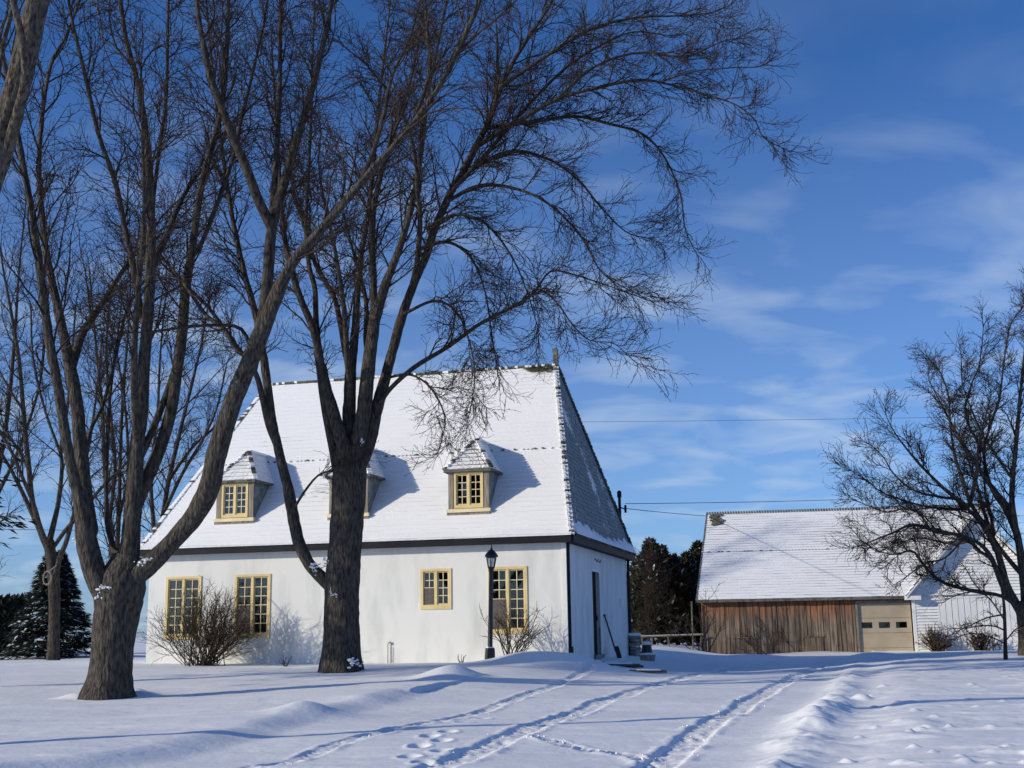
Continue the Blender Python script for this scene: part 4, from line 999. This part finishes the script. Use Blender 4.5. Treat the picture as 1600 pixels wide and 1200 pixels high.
# --- trees behind, at the left
D3 = 46.5
b3 = at(84, 1038, D3)
tr3 = trace([(82,1050,34),(83,1036,31),(84,1000,27),(85,950,26),(84,905,27),(80,872,26),(76,845,25)], D3, 0, 0, .2)
def T3(pts, d0, d1, wgt=1., tm=.2): return (trace(pts, D3, d0, d1, .2), wgt, tm)
limbs3 = [T3([(74,855,18),(62,826,15),(50,780,13),(45,730,12),(39,670,11),(34,610,10),(28,550,9),(16,480,7),(5,420,5),(-5,350,3)], 0, -2.5),
 T3([(76,850,16),(86,810,12),(92,780,11),(97,730,9),(95,700,9),(105,640,7),(112,560,6),(118,480,4)], 0, 2.0),
 T3([(84,910,14),(94,870,13),(104,845,11),(116,800,9),(128,750,8),(140,690,7),(150,620,5),(158,540,4)], -.2, -1.5),
 T3([(60,825,11),(40,780,10),(15,730,8),(-10,690,7),(-40,640,5)], 0, -2.0),
 T3([(46,735,8),(20,690,6),(-10,650,5),(-40,620,3)], -.2, 1.2), T3([(36,640,7),(10,600,5),(-20,540,4)], -.6, 1.5),
 T3([(95,710,7),(70,640,6),(52,560,5),(48,480,4)], .8, 2.2)]
ca3 = dict(n1=1.2, l1=2.6, n2=8, l2=1.1, n3=4, l3=.45, tw=1.05, droop=-.01)
tree3 = make_tree('bare_tree', 'slender bare tree with a ring hung on its trunk before the spruce', tuple(b3), tr3, limbs3, ca3, 41, barks=(BARK2, BARK2, TWIG), free=2, free_from=[at(80,860,D3)], free_len=9)
DB = 50
def far_tree(name, label, pxb, D, stems, seed, group, n1=1.5, l1=2.6, tw=1.15, **kw):
    base = at(pxb, 1030, D); base[2] = gz(base[0], base[1])-.05
    ls = [(trace(s_, D, d0, d1, .25), 1., .12) for s_, d0, d1 in stems]
    return make_tree(name, label, tuple(base), None, ls, dict(n1=n1, l1=l1, n2=8, l2=1.1, n3=4, l3=.5, tw=tw, droop=-.01, **kw), seed, barks=(BARK2, BARK2, TWIG), group=group)
far_tree('bare_tree', 'many-stemmed bare tree showing between the forks of the thick tree', 176, 52, [
 ([(176,1030,16),(178,940,14),(176,860,13),(168,800,11),(163,720,9),(160,640,8),(150,540,6),(140,430,4)], 0, -1.5),
 ([(177,960,12),(182,880,11),(186,800,10),(188,720,8),(192,620,7),(200,520,5),(205,420,4)], 0, 1.5),
 ([(177,900,9),(172,820,8),(180,730,8),(172,640,7),(166,550,5),(172,460,4)], 0, 3),
 ([(186,810,8),(200,740,7),(196,640,6),(184,560,4)], .5, -2)], 51, None)
far_tree('bare_tree', 'fine-branched bare tree rising behind the left slope of the house roof', 250, 58, [
 ([(250,1030,16),(246,940,15),(250,850,13),(262,760,11),(280,680,9),(300,600,7),(318,520,5),(330,440,4)], 0, 2),
 ([(248,900,11),(240,820,10),(236,740,8),(246,650,7),(250,560,5),(258,470,4)], 0, -2),
 ([(256,800,9),(285,740,8),(315,690,7),(338,640,5),(352,580,4)], .5, -1.5),
 ([(264,750,8),(300,700,6),(340,660,5),(365,600,3)], .5, 3)], 53, None)
far_tree('bare_tree', 'hazy bare tree at the far left edge behind the slender tree', -30, 56, [
 ([(-30,1030,16),(-25,900,14),(-10,780,12),(10,660,10),(22,540,8),(30,420,5),(40,320,3)], 0, 2),
 ([(-12,790,9),(30,700,8),(62,600,6),(72,500,5),(80,400,3)], .5, -1),
 ([(-25,880,9),(-40,760,8),(-30,640,6),(-20,520,5)], 0, 2)], 57, None)

# --- right tree
D4 = 37.0
b4 = at(1596, 1028, D4)
tr4 = trace([(1612,1046,56),(1610,1026,52),(1608,990,48),(1604,962,46),(1594,940,34)], D4, 0, 0, .16)
def T4(pts, d0, d1, wgt=1., tm=.2): return (trace([(x_+6, y_, w_) for x_, y_, w_ in pts], D4, d0, d1, .16, .55), wgt, tm)
limbs4 = [
 T4([(1592,960,34),(1578,938,28),(1566,915,24),(1560,890,21),(1552,862,18),(1540,838,16),(1526,815,15),(1508,797,13),(1492,782,12),(1472,766,10),(1450,745,8),(1428,722,7),(1408,698,5),(1392,676,3.6),(1381,655,2.6)], 0, -1.2),
 T4([(1566,928,18),(1556,905,16),(1542,870,15),(1525,850,14),(1500,838,13),(1470,832,11),(1445,826,9),(1418,820,8),(1390,832,6),(1365,842,4.6),(1345,850,3)], -.1, -2.0),
 T4([(1586,950,15),(1560,932,13),(1530,926,12),(1500,920,10),(1468,910,9),(1445,892,8),(1430,872,7),(1418,860,6),(1395,866,4.6),(1370,862,3.4),(1345,848,2.6)], -.2, -1.6),
 T4([(1558,895,12),(1538,870,10),(1518,858,9),(1512,845,8),(1490,850,6),(1462,846,5),(1430,840,4),(1400,848,3)], 0, 1.5),
 T4([(1548,858,14),(1540,828,13),(1522,806,12),(1508,780,11),(1498,750,10),(1488,722,9),(1482,690,7),(1478,655,6),(1476,620,5),(1465,585,3.6),(1450,565,2.6)], 0, 1.6),
 T4([(1598,945,28),(1594,900,25),(1588,860,22),(1580,820,19),(1575,780,16),(1577,740,14),(1582,690,12),(1586,640,10),(1592,580,8),(1597,530,6),(1600,470,4)], .1, -.8),
 T4([(1582,838,14),(1566,800,12),(1548,772,11),(1536,740,10),(1532,700,8),(1545,655,7),(1556,620,6),(1562,570,5),(1572,510,4),(1592,480,3)], .1, 2.0),
 T4([(1505,795,9),(1470,795,8),(1435,790,6),(1400,780,5),(1370,768,4),(1345,748,3),(1330,740,2.4)], -.3, -1.6),
 T4([(1530,705,8),(1510,670,7),(1502,640,6),(1512,600,4.6),(1524,570,3.6),(1530,520,2.6)], .6, -.6),
 T4([(1490,780,9),(1455,775,7),(1420,765,6),(1390,740,5),(1375,715,4),(1360,700,3)], -.3, .8),
 T4([(1600,900,18),(1612,850,16),(1630,800,14),(1640,740,12),(1650,660,9),(1655,580,7),(1660,500,4)], .1, 1.0),
 T4([(1600,930,16),(1640,890,14),(1690,850,12),(1740,800,9),(1780,740,6)], 0, -1.0),
 T4([(1577,750,9),(1556,720,8),(1530,680,6),(1512,640,5),(1498,600,4),(1496,565,3)], -.2, -1.4),
 T4([(1448,828,7),(1428,800,6),(1405,795,5),(1380,800,4),(1350,790,3),(1328,780,2.4)], -.6, .4),
 T4([(1500,842,6),(1470,872,5),(1440,880,4),(1405,905,3)], -.6, -1.4),
]
ca4 = dict(n1=2.7, l1=1.6, n2=9, l2=.75, n3=4, l3=.28, droop=.01, buds=.7, tw=1.0)
make_tree('bare_tree', 'spreading dark tree leaning in at the right edge before the shed', tuple(b4), tr4, limbs4, ca4, 61, free=4, free_from=[at(1585,900,D4), at(1550,850,D4), at(1580,800,D4), at(1500,790,D4)], free_len=4.2, free_r=.08, barks=(BARK, BARK2, TWIG))
# sapling in front of it
D5 = 34.5
trS = trace([(1572,1040,10),(1571,1020,9),(1570,980,8),(1569,950,7),(1566,925,5),(1560,900,3)], D5, 0, 0, .12)
def T5(pts, d0, d1): return (trace(pts, D5, d0, d1, .1), 1.6, .15)
make_tree('sapling', 'thin young sapling with arching side branches before the right-hand tree', tuple(at(1572, 1034, D5)), trS, [
 T5([(1570,1006,4),(1555,998,3.4),(1535,992,3),(1515,990,2.6),(1500,994,2)], 0, -.6), T5([(1570,985,4),(1552,978,3.4),(1530,978,3),(1508,982,2.4)], 0, .5),
 T5([(1570,970,4),(1550,940,3.4),(1525,915,3),(1510,890,2.4)], 0, -.3), T5([(1569,960,4),(1540,966,3),(1510,980,2.4),(1490,982,2)], 0, .3),
 T5([(1571,1002,3),(1585,985,2.6),(1598,978,2)], 0, .2)], dict(n1=3, l1=.6, n2=4, l2=.3, n3=2, l3=.16, tw=1.1), 71, barks=(TWIG, TWIG, TWIG))

# ------------------------------------------------------------------ shrubs
def shrub(name, label, px, py, D, spread, height, nst, seed, tw=1.0, mat=TWIGR, group=None, n2=5, fan=1.0):
    rg = np.random.default_rng(seed); c = at(px, py, D); c[2] = gz(c[0], c[1])-.03
    t = empty(name, tuple(c)); tag(t, label, 'shrub', group)
    az = rg.uniform(0, 2*math.pi, nst); el = np.radians(rg.uniform(22, 88, nst)); 
    P = np.column_stack([rg.normal(size=nst)*.10*spread, rg.normal(size=nst)*.08*spread, np.zeros(nst)])
    D = np.column_stack([np.cos(az)*np.cos(el)*fan, np.sin(az)*np.cos(el)*.7, np.sin(el)])
    ln = height*(.55+.55*np.sin(el))*rg.uniform(.75, 1.1, nst)
    ln = np.maximum(ln, spread*.9*np.cos(el)*rg.uniform(.8, 1.1, nst))
    a, ra = grow(rg, P, D, ln, np.full(nst, .013*tw), np.full(nst, .005*tw), 8, .07, .02, .06)
    st_ = tube_mesh(a, ra, 4); me = mesh_np('stems', st_[0], st_[1]); link('stems', me, mat, t)
    p, d, r, tt_ = sprout(rg, a, ra, n2, .25, 1, 18, 45); b, rb = grow(rg, p, d, height*.38*rg.uniform(.4, 1.2, len(p)), np.full(len(p), .006*tw), np.full(len(p), .004*tw), 5, .10, .03, .06)
    p, d, r, tt_ = sprout(rg, b, rb, 4, .2, 1, 20, 50); e, re = grow(rg, p, d, height*.16*rg.uniform(.4, 1.2, len(p)), np.full(len(p), .0046*tw), np.full(len(p), .0035*tw), 3, .12, .03, .05)
    V1, Q1, _ = tube_mesh(b, rb, 3); V2, Q2, _ = tube_mesh(e, re, 3)
    link('twigs', mesh_np('twigs', np.vstack([V1, V2]), np.vstack([Q1, Q2+len(V1)])), mat, t)
    return t
shrub('shrub', 'wide bare shrub under the two left ochre windows', 318, 1032, 33.5, 2.0, 1.65, 95, 81, tw=.95, n2=6)
shrub('shrub', 'small bare shrub growing beside the lamp post', 795, 1028, 31.7, .75, 1.25, 16, 82, tw=1.2)
shrub('shrub', 'low twiggy shrub by the white clapboards near the garage door', 1465, 1021, 50, 1.0, .85, 40, 83, tw=1.5)
shrub('shrub', 'low twiggy shrub before the white doors left of the sapling', 1535, 1019, 49.5, 1.2, .65, 40, 84, tw=1.5)
shrub('shrub', 'sparse leaning shrub at the left end of the brown barn boards', 1098, 1022, 50.5, 1.3, 2.0, 9, 85, tw=1.6, mat=TWIG)
shrub('shrub', 'thin upright shrub before the middle of the brown barn boards', 1194, 1016, 50.8, .5, 1.5, 7, 86, tw=1.4, mat=TWIG)
shrub('weed_stalks', 'few dry stalks poking from snow left of the lamp post', 722, 1033, 31.2, .12, .22, 6, 87, tw=.8, n2=2)
shrub('weed_stalks', 'few dry stalks poking from snow left of the dark tree', 446, 1036, 32.6, .15, .30, 7, 88, tw=.8, n2=2)

# ------------------------------------------------------------------ evergreens
def frond_mesh(rg, P, D, ln, wd, drp=.0):
    """flat tapering sprays: centre line with two leaves each, as folded quads"""
    D = unit(D); U = unit(np.cross(D, np.array([[0, 0, 1.]])+rg.normal(size=P.shape)*.25)); N = np.cross(U, D)
    M = len(P); l = ln[:, None]; w_ = wd[:, None]
    a = P; b = P+D*l*.45+U*w_; c = P+D*l+np.array([[0, 0, -1.]])*drp*l; d = P+D*l*.45-U*w_; m = P+D*l*.5+N*w_*.45
    V = np.stack([a, b, c, m, a, m, c, d], 1)  # two quads sharing the ridge
    o = np.arange(M)[:, None]*6
    V = np.stack([a, b, c, m, d], 1).reshape(-1, 3); o = np.arange(M)[:, None]*5
    Q_ = np.concatenate([o+np.array([[0, 1, 2, 3]]), o+np.array([[0, 3, 2, 4]])])
    return V, Q_
def spruce(name, label, base, H, Rb, seed, mat, n=9000, z0=.15):
    rg = np.random.default_rng(seed); t = empty(name, tuple(base)); tag(t, label, 'tree')
    MB().lathe([(.16, -.2), (.10, H*.5), (.02, H*.97)], 8).build('trunk', BARK, t)
    # boughs: each a line from the stem, drooping then lifting; needles in sprays along it
    nb = 230; zb = z0+(H-z0)*(rg.random(nb)**.85)*.97; az = rg.uniform(0, 2*math.pi, nb); L = Rb*(1-zb/H)**.85*rg.uniform(.8, 1.12, nb)+.1
    per = n//nb; ii = np.repeat(np.arange(nb), per); f = rg.random(nb*per)**.6
    ca, sa = np.cos(az[ii]), np.sin(az[ii]); rr_ = L[ii]*f
    P = np.column_stack([ca*rr_, sa*rr_, zb[ii]-.25*rr_+.10*rr_**2/np.maximum(L[ii], .1)]); side = rg.normal(size=len(P))*.16*L[ii]*(1.1-f*.6)
    P[:, 0] += -sa*side; P[:, 1] += ca*side; P[:, 2] += rg.normal(size=len(P))*.04
    D = np.column_stack([ca-sa*np.sign(side)*.7, sa+ca*np.sign(side)*.7, rg.normal(size=len(P))*.25-.1])
    V, Q_ = frond_mesh(rg, P, D, rg.uniform(.14, .34, len(P)), rg.uniform(.02, .055, len(P)), .12)
    link('crown', mesh_np('crown', V, Q_), mat, t)
    bs = np.zeros((nb, 4, 3)); 
    for k in range(4):
        q = k/3; bs[:, k] = np.column_stack([np.cos(az)*L*q, np.sin(az)*L*q, zb-.25*L*q+.1*L*q*q])
    V, Q_, _ = tube_mesh(bs, np.linspace(.02, .006, 4)[None].repeat(nb, 0), 3); link('boughs', mesh_np('boughs', V, Q_), BARK, t)
    # snow resting on the boughs
    k = rg.random(len(P)) < .06; S = P[k]; M = len(S); V, Q_ = frond_mesh(rg, S+np.array([[0, 0, .045]]), D[k]*np.array([[1, 1, .3]]), rg.uniform(.10, .26, M), rg.uniform(.025, .06, M), .1)
    sn = link('snow_load', mesh_np('snow_load', V, Q_), SNOW, t); sn['kind'] = 'stuff'
    return t
def base_at(px, D): p = at(px, 1030, D); p[2] = gz(p[0], p[1]); return p
spruce('spruce_tree', 'cone-shaped dark spruce dusted with snow behind the slender tree', base_at(78, 49.5), 4.25, 1.8, 91, SPRUCE, 22000)
spruce('spruce_tree', 'dark spruce cropped by the left edge of the picture', base_at(-222, 25), 10.5, 4.3, 92, SPRUCE, 9000, z0=3.4)
def cedar(label, px, D, ytop, Rb, seed, n=5200):
    base = base_at(px, D); rg = np.random.default_rng(seed); top = at(px, ytop, D)[2]; H = top-base[2]
    t = empty('cedar_tree', tuple(base)); tag(t, label, 'tree', 'cedars between house and barn')
    MB().lathe([(.13, -.2), (.08, H*.5), (.02, H*.95)], 7).build('trunk', BARK, t)
    z = rg.random(n)**.9; az = rg.uniform(0, 2*math.pi, n); lump = 1+.28*np.sin(az*3+z*9+seed)+.2*np.sin(az*5-z*17+seed*2)
    r_ = 1.25*Rb*(1-z**1.5)**.8*lump*np.sqrt(rg.uniform(.25, 1, n)); P = np.column_stack([np.cos(az)*r_, np.sin(az)*r_, .1+z*H*.97])
    D_ = np.column_stack([np.cos(az)*.6, np.sin(az)*.6, rg.uniform(.2, 1.2, n)])+rg.normal(size=(n, 3))*.35
    V, Q_ = frond_mesh(rg, P, D_, rg.uniform(.16, .40, n), rg.uniform(.04, .10, n), .05); link('crown', mesh_np('crown', V, Q_), CEDAR, t)
for i, (px, D, yt, Rb, lb) in enumerate([(1003, 62, 872, 1.0, 'dark cedar closest to the white house side wall'), (1022, 60, 846, 1.05, 'tallest dark cedar, second from the white house'), (1040, 63, 856, .95, 'dark cedar third from the white house, between two taller ones'), (1060, 61, 872, .95, 'dark cedar with pointed top in the middle of the row'), (1079, 62, 868, 1.0, 'dark cedar second from the brown barn'), (1098, 63, 850, 1.1, 'dark cedar touching the left end of the barn roof')]):
    cedar(lb, px, D, yt, Rb, 100+i)
rg_ = np.random.default_rng(77)
hb = base_at(-60, 55); hd = empty('hedge', tuple(hb)); tag(hd, 'low dark clipped hedge at the far left edge', 'hedge')
n = 9000; P = np.column_stack([rg_.uniform(-4.5, 2.8, n), rg_.uniform(-.7, .7, n), 2.45*rg_.random(n)]); V, Q_ = frond_mesh(rg_, P, rg_.normal(size=(n, 3))+np.array([[0, 0, .5]]), rg_.uniform(.2, .4, n), rg_.uniform(.06, .12, n)); link('foliage', mesh_np('foliage', V, Q_), HEDGEM, hd)
MB().box(-4.4, 2.7, -.5, .5, 0, 2.3).build('inner_growth', HEDGEM, hd)
# thin bare birch in front of the cedars
DBi = 55
far_tree('birch_sapling', 'thin pale bare sapling in front of the dark cedars', 1015, DBi, [([(1013,1022,3.6),(1014,980,3.2),(1015,930,2.6),(1016,900,2.0),(1016,885,1.4)], 0, 0)], 131, None, n1=7, l1=.7, tw=1.1)

# ------------------------------------------------------------------ lamp post
lp = at(765.5, 1036, 30.6); lp[2] = gz(lp[0], lp[1])-.05
lamp = empty('lamp_post', tuple(lp)); lamp.rotation_euler = (0, R(1.6), R(20)); tag(lamp, 'black lamp post with glass lantern in front of the right window', 'lamp post')
b_ = MB(); b_.box(-.09, .09, -.09, .09, 0, .30); b_.v = [(x*(1.0 if z > .1 else 1.14), y*(1.0 if z > .1 else 1.14), z) for x, y, z in b_.v]; b_.build('plinth', BLACK, lamp)
MB().box(-.07, .07, -.07, .07, .30, .33).build('plinth_snow', SNOWP, lamp)
MB().lathe([(.062, .30), (.055, 1.1), (.052, 2.12), (.065, 2.14), (.065, 2.18)], 14).build('post', BLACK, lamp)
MB().lathe([(.05, 2.17), (.085, 2.22), (.09, 2.25)], 12).build('lantern_base', BLACK, lamp)
lg = MB()
for k in range(6):
    a = k*math.pi/3; lg.beam((.085*math.cos(a), .085*math.sin(a), 2.25), (.125*math.cos(a), .125*math.sin(a), 2.47), .016, .016)
lg.lathe([(.128, 2.46), (.135, 2.48), (.128, 2.50)], 6); lg.build('lantern_cage', BLACK, lamp)
def frosted():
    m, t, b = new_mat('lantern_glass'); b.inputs['Base Color'].default_value = (.5, .52, .52, 1); b.inputs['Roughness'].default_value = .15; b.inputs['Alpha'].default_value = .55; return m
FG = frosted()
for k in range(6):
    a, a2 = k*math.pi/3, (k+1)*math.pi/3
    MB().quad((.08*math.cos(a), .08*math.sin(a), 2.255), (.08*math.cos(a2), .08*math.sin(a2), 2.255), (.119*math.cos(a2), .119*math.sin(a2), 2.462), (.119*math.cos(a), .119*math.sin(a), 2.462)).build('lantern_pane', FG, lamp)
MB().lathe([(.17, 2.49), (.165, 2.52), (.13, 2.58), (.07, 2.65), (.03, 2.67), (.035, 2.70), (.012, 2.73), (.018, 2.76), (.004, 2.82)], 14).build('lantern_cap', BLACK, lamp, True)
MB().lathe([(.018, 2.25), (.02, 2.36), (.008, 2.40)], 8).build('bulb', CREAM, lamp)

# ------------------------------------------------------------------ things by the side door
def hloc(s_, t_, z): p = hp(s_, t_); return (p[0], p[1], z)
gA = gz(*hloc(-.14, 5.55, 0)[:2])
p0 = Vector(hloc(-.14, 5.55, gA)); p1 = Vector(hloc(.20, 5.36, 1.60))
shv = empty('shovel', tuple(p0)); tag(shv, 'dark shovel leaning on the shaded wall beside the side door', 'shovel')
dv = (p1-p0)
MB().beam(dv*.16, dv, .04, .04).build('handle', BLACK, shv)
bl = MB(); sd = dv.cross(Vector((0, 0, 1))).normalized(); dn = dv.normalized(); nn = sd.cross(dn)
for k in range(6):
    u0, u1 = -1+k/3, -1+(k+1)/3; c0, c1 = .05*u0*u0, .05*u1*u1
    A_ = lambda u, c, l: sd*u*.19+nn*c+dn*l
    bl.quad(A_(u0, c0, .0), A_(u1, c1, .0), A_(u1, c1, .36), A_(u0, c0, .36)); bl.quad(A_(u0, c0+.012, .0), A_(u0, c0+.012, .36), A_(u1, c1+.012, .36), A_(u1, c1+.012, .0))
bl.build('blade', BLACK, shv); MB().beam(dv*.98-sd*.07, dv*.98+sd*.07, .04, .04).build('grip', BLACK, shv)
# stacked stones at the back corner
pl_ = at(992, 1030, 41.5); pz = gz(pl_[0], pl_[1])-.05
rs = random.Random(4)
pil = empty('stone_stack', (pl_[0], pl_[1], pz)); tag(pil, 'stack of flat grey stones capped with snow at the house corner', 'stone stack')
zz = 0
for k in range(6):
    h_ = rs.uniform(.09, .14); w_ = rs.uniform(.19, .25); ox = rs.uniform(-.03, .03); n = 9
    m_ = MB(); prof = [(w_*.86, zz+.0), (w_, zz+h_*.3), (w_*.97, zz+h_*.75), (w_*.85, zz+h_-.01)]; m_.lathe(prof, n, ox, 0); m_.v = [(x*(1+rs.uniform(-.08, .08)), y*(1+rs.uniform(-.08, .08)), z+rs.uniform(-.008, .008)) for x, y, z in m_.v]
    m_.build('stone', STONE, pil); zz += h_
MB().lathe([(.23, zz-.01), (.24, zz+.03), (.18, zz+.07), (.06, zz+.085)], 12).build('snow_cap', SNOWP, pil, True)
pq = at(1012, 1033, 38.5); pz = gz(pq[0], pq[1])-.04
pot = empty('tub', (pq[0], pq[1], pz)); tag(pot, 'low grey wooden tub with snow in front of the stone stack', 'tub')
MB().lathe([(.20, 0), (.25, .22), (.25, .24), (.22, .235)], 10).build('staves', GREYWOOD, pot); MB().lathe([(.235, .22), (.2, .28), (.06, .30)], 10).build('snow_cap', SNOWP, pot, True)
pq = at(1011, 1026, 39.5); pz = gz(pq[0], pq[1])-.04
pot = empty('bucket', (pq[0], pq[1], pz)); tag(pot, 'tall dark upturned bucket topped with snow behind the grey tub', 'bucket')
MB().lathe([(.20, 0), (.21, .04), (.19, .06), (.15, .50), (.14, .52)], 14).build('shell', BLACK, pot); MB().lathe([(.145, .52), (.15, .56), (.10, .62), (.03, .64)], 12).build('snow_cap', SNOWP, pot, True)
for i, (px, py, D, ln, rz, lb) in enumerate([(918, 1031, 33.4, .9, .5, 'snow-dusted plank nearest the house corner'), (962, 1034, 33.8, 1.3, .15, 'dark plank lying before the side door'), (985, 1037, 34.0, .7, -.1, 'short plank lying in the snow near the stone stack'), (1012, 1049, 30.5, .9, .0, 'dark board edge showing in the packed drive')]):
    p = at(px, py, D); p[2] = gz(p[0], p[1])+.035
    pk_ = MB(); pk_.box(-ln/2, ln/2, -.11, .11, -.03, .02); o = pk_.build('plank', PLANKM); o.location = p; o.rotation_euler = (.04, .03, rz); tag(o, lb, 'plank', 'planks in the snow by the side door')
    m_ = MB(); m_.box(-ln*.30, ln*.34, -.09, .06, .021, .05); m_.v = [(x+.03*math.sin(z*200+y*50), y*(.7 if z > .04 else 1), z) for x, y, z in m_.v]; m_.build('snow_cap', SNOWP, o)
# rustic rail fence before the cedars
fp = at(1004, 1018, 52); fz = gz(fp[0], fp[1])
fe = empty('rail_fence', (fp[0], fp[1], fz)); tag(fe, 'rustic pole fence with one top rail before the cedars', 'fence')
for k, (dx, h_, ln) in enumerate(((0, .52, .02), (.40, .52, 0), (1.05, .52, .10), (2.1, 1.9, -.02), (2.45, .5, -.1))):
    MB().beam((dx+ln, 0, -.2), (dx, 0, h_), .05, .05, (1, 0, 0)).build('post', RAIL, fe)
MB().beam((-.05, -.03, .50), (1.3, -.03, .52), .045, .055).beam((1.3, -.03, .52), (2.55, -.03, .54), .045, .05).build('rail', RAIL, fe)
MB().beam((-.05, -.03, .54), (2.5, -.03, .575), .035, .02).build('rail_snow', SNOWP, fe)

# ring hung on the slender tree
rp = at(74, 903, D3-.45); ring = MB(); n, m = 22, 8; Rr, rr2 = .24, .04
for i in range(n):
    for j in range(m):
        P_ = lambda i_, j_: ((Rr+rr2*math.cos(2*math.pi*j_/m))*math.cos(2*math.pi*i_/n)*.62, rr2*math.sin(2*math.pi*j_/m), (Rr+rr2*math.cos(2*math.pi*j_/m))*math.sin(2*math.pi*i_/n))
        ring.quad(P_(i, j), P_(i+1, j), P_(i+1, j+1), P_(i, j+1))
ro = ring.build('ring', GREYWOOD, None, True); ro.location = rp; tag(ro, 'grey oval ring hanging on the slender tree trunk', 'ring')
MB().beam((.02, 0, Rr-.02), (.30, .05, Rr+.22), .04, .04).build('hanger', GREYWOOD, ro)

# ------------------------------------------------------------------ overhead cables and their poles
def wire(label, a, b, sag, r_=.012, n=24):
    pts = np.array([[a[i]+(b[i]-a[i])*t for i in range(3)] for t in np.linspace(0, 1, n)]); f = np.linspace(0, 1, n); pts[:, 2] -= sag*4*f*(1-f)
    c = pts.mean(0); V, Q_, _ = tube_mesh((pts-c)[None], np.full((1, n), r_), 5); o = link('cable', mesh_np('cable', V, Q_), WIRE); o.location = c; tag(o, label, 'cable', 'overhead cables')
    return o
mw = house.matrix_basis @ Vector((mx0+.2, my0-.05, HE+1.75))
wire('cable sloping up from the roof mast above the barn ridge', tuple(mw+Vector((0, 0, .1))), tuple(at(1700, 756, 75)), .25, .011)
wire('lower cable running level from the roof mast to the barn roof', tuple(mw-Vector((0, 0, .06))), tuple(at(1103, 806, 56.0)), .02, .012)
pole_a = at(760, 660, 80); pole_b = at(1900, 642, 84)
wire('thin distant cable crossing the sky right of the roof', tuple(pole_a), tuple(pole_b), .15, .011)
pole_c = at(-330, 822, 84)
wire('thin distant cable crossing low between the left trees', tuple(pole_c), tuple(at(760, 832, 80)), .1, .018)
for (P_, lb) in ((pole_b, 'wooden utility pole outside the frame to the right'),):
    u_ = MB(); u_.lathe([(.16, -P_[2]), (.12, .4)], 10); uo = u_.build('utility_pole', GREYWOOD); uo.location = P_; tag(uo, lb, 'utility pole')
    MB().box(-1.1, 1.1, -.06, .06, -.12, 0.0).build('crossarm', GREYWOOD, uo)
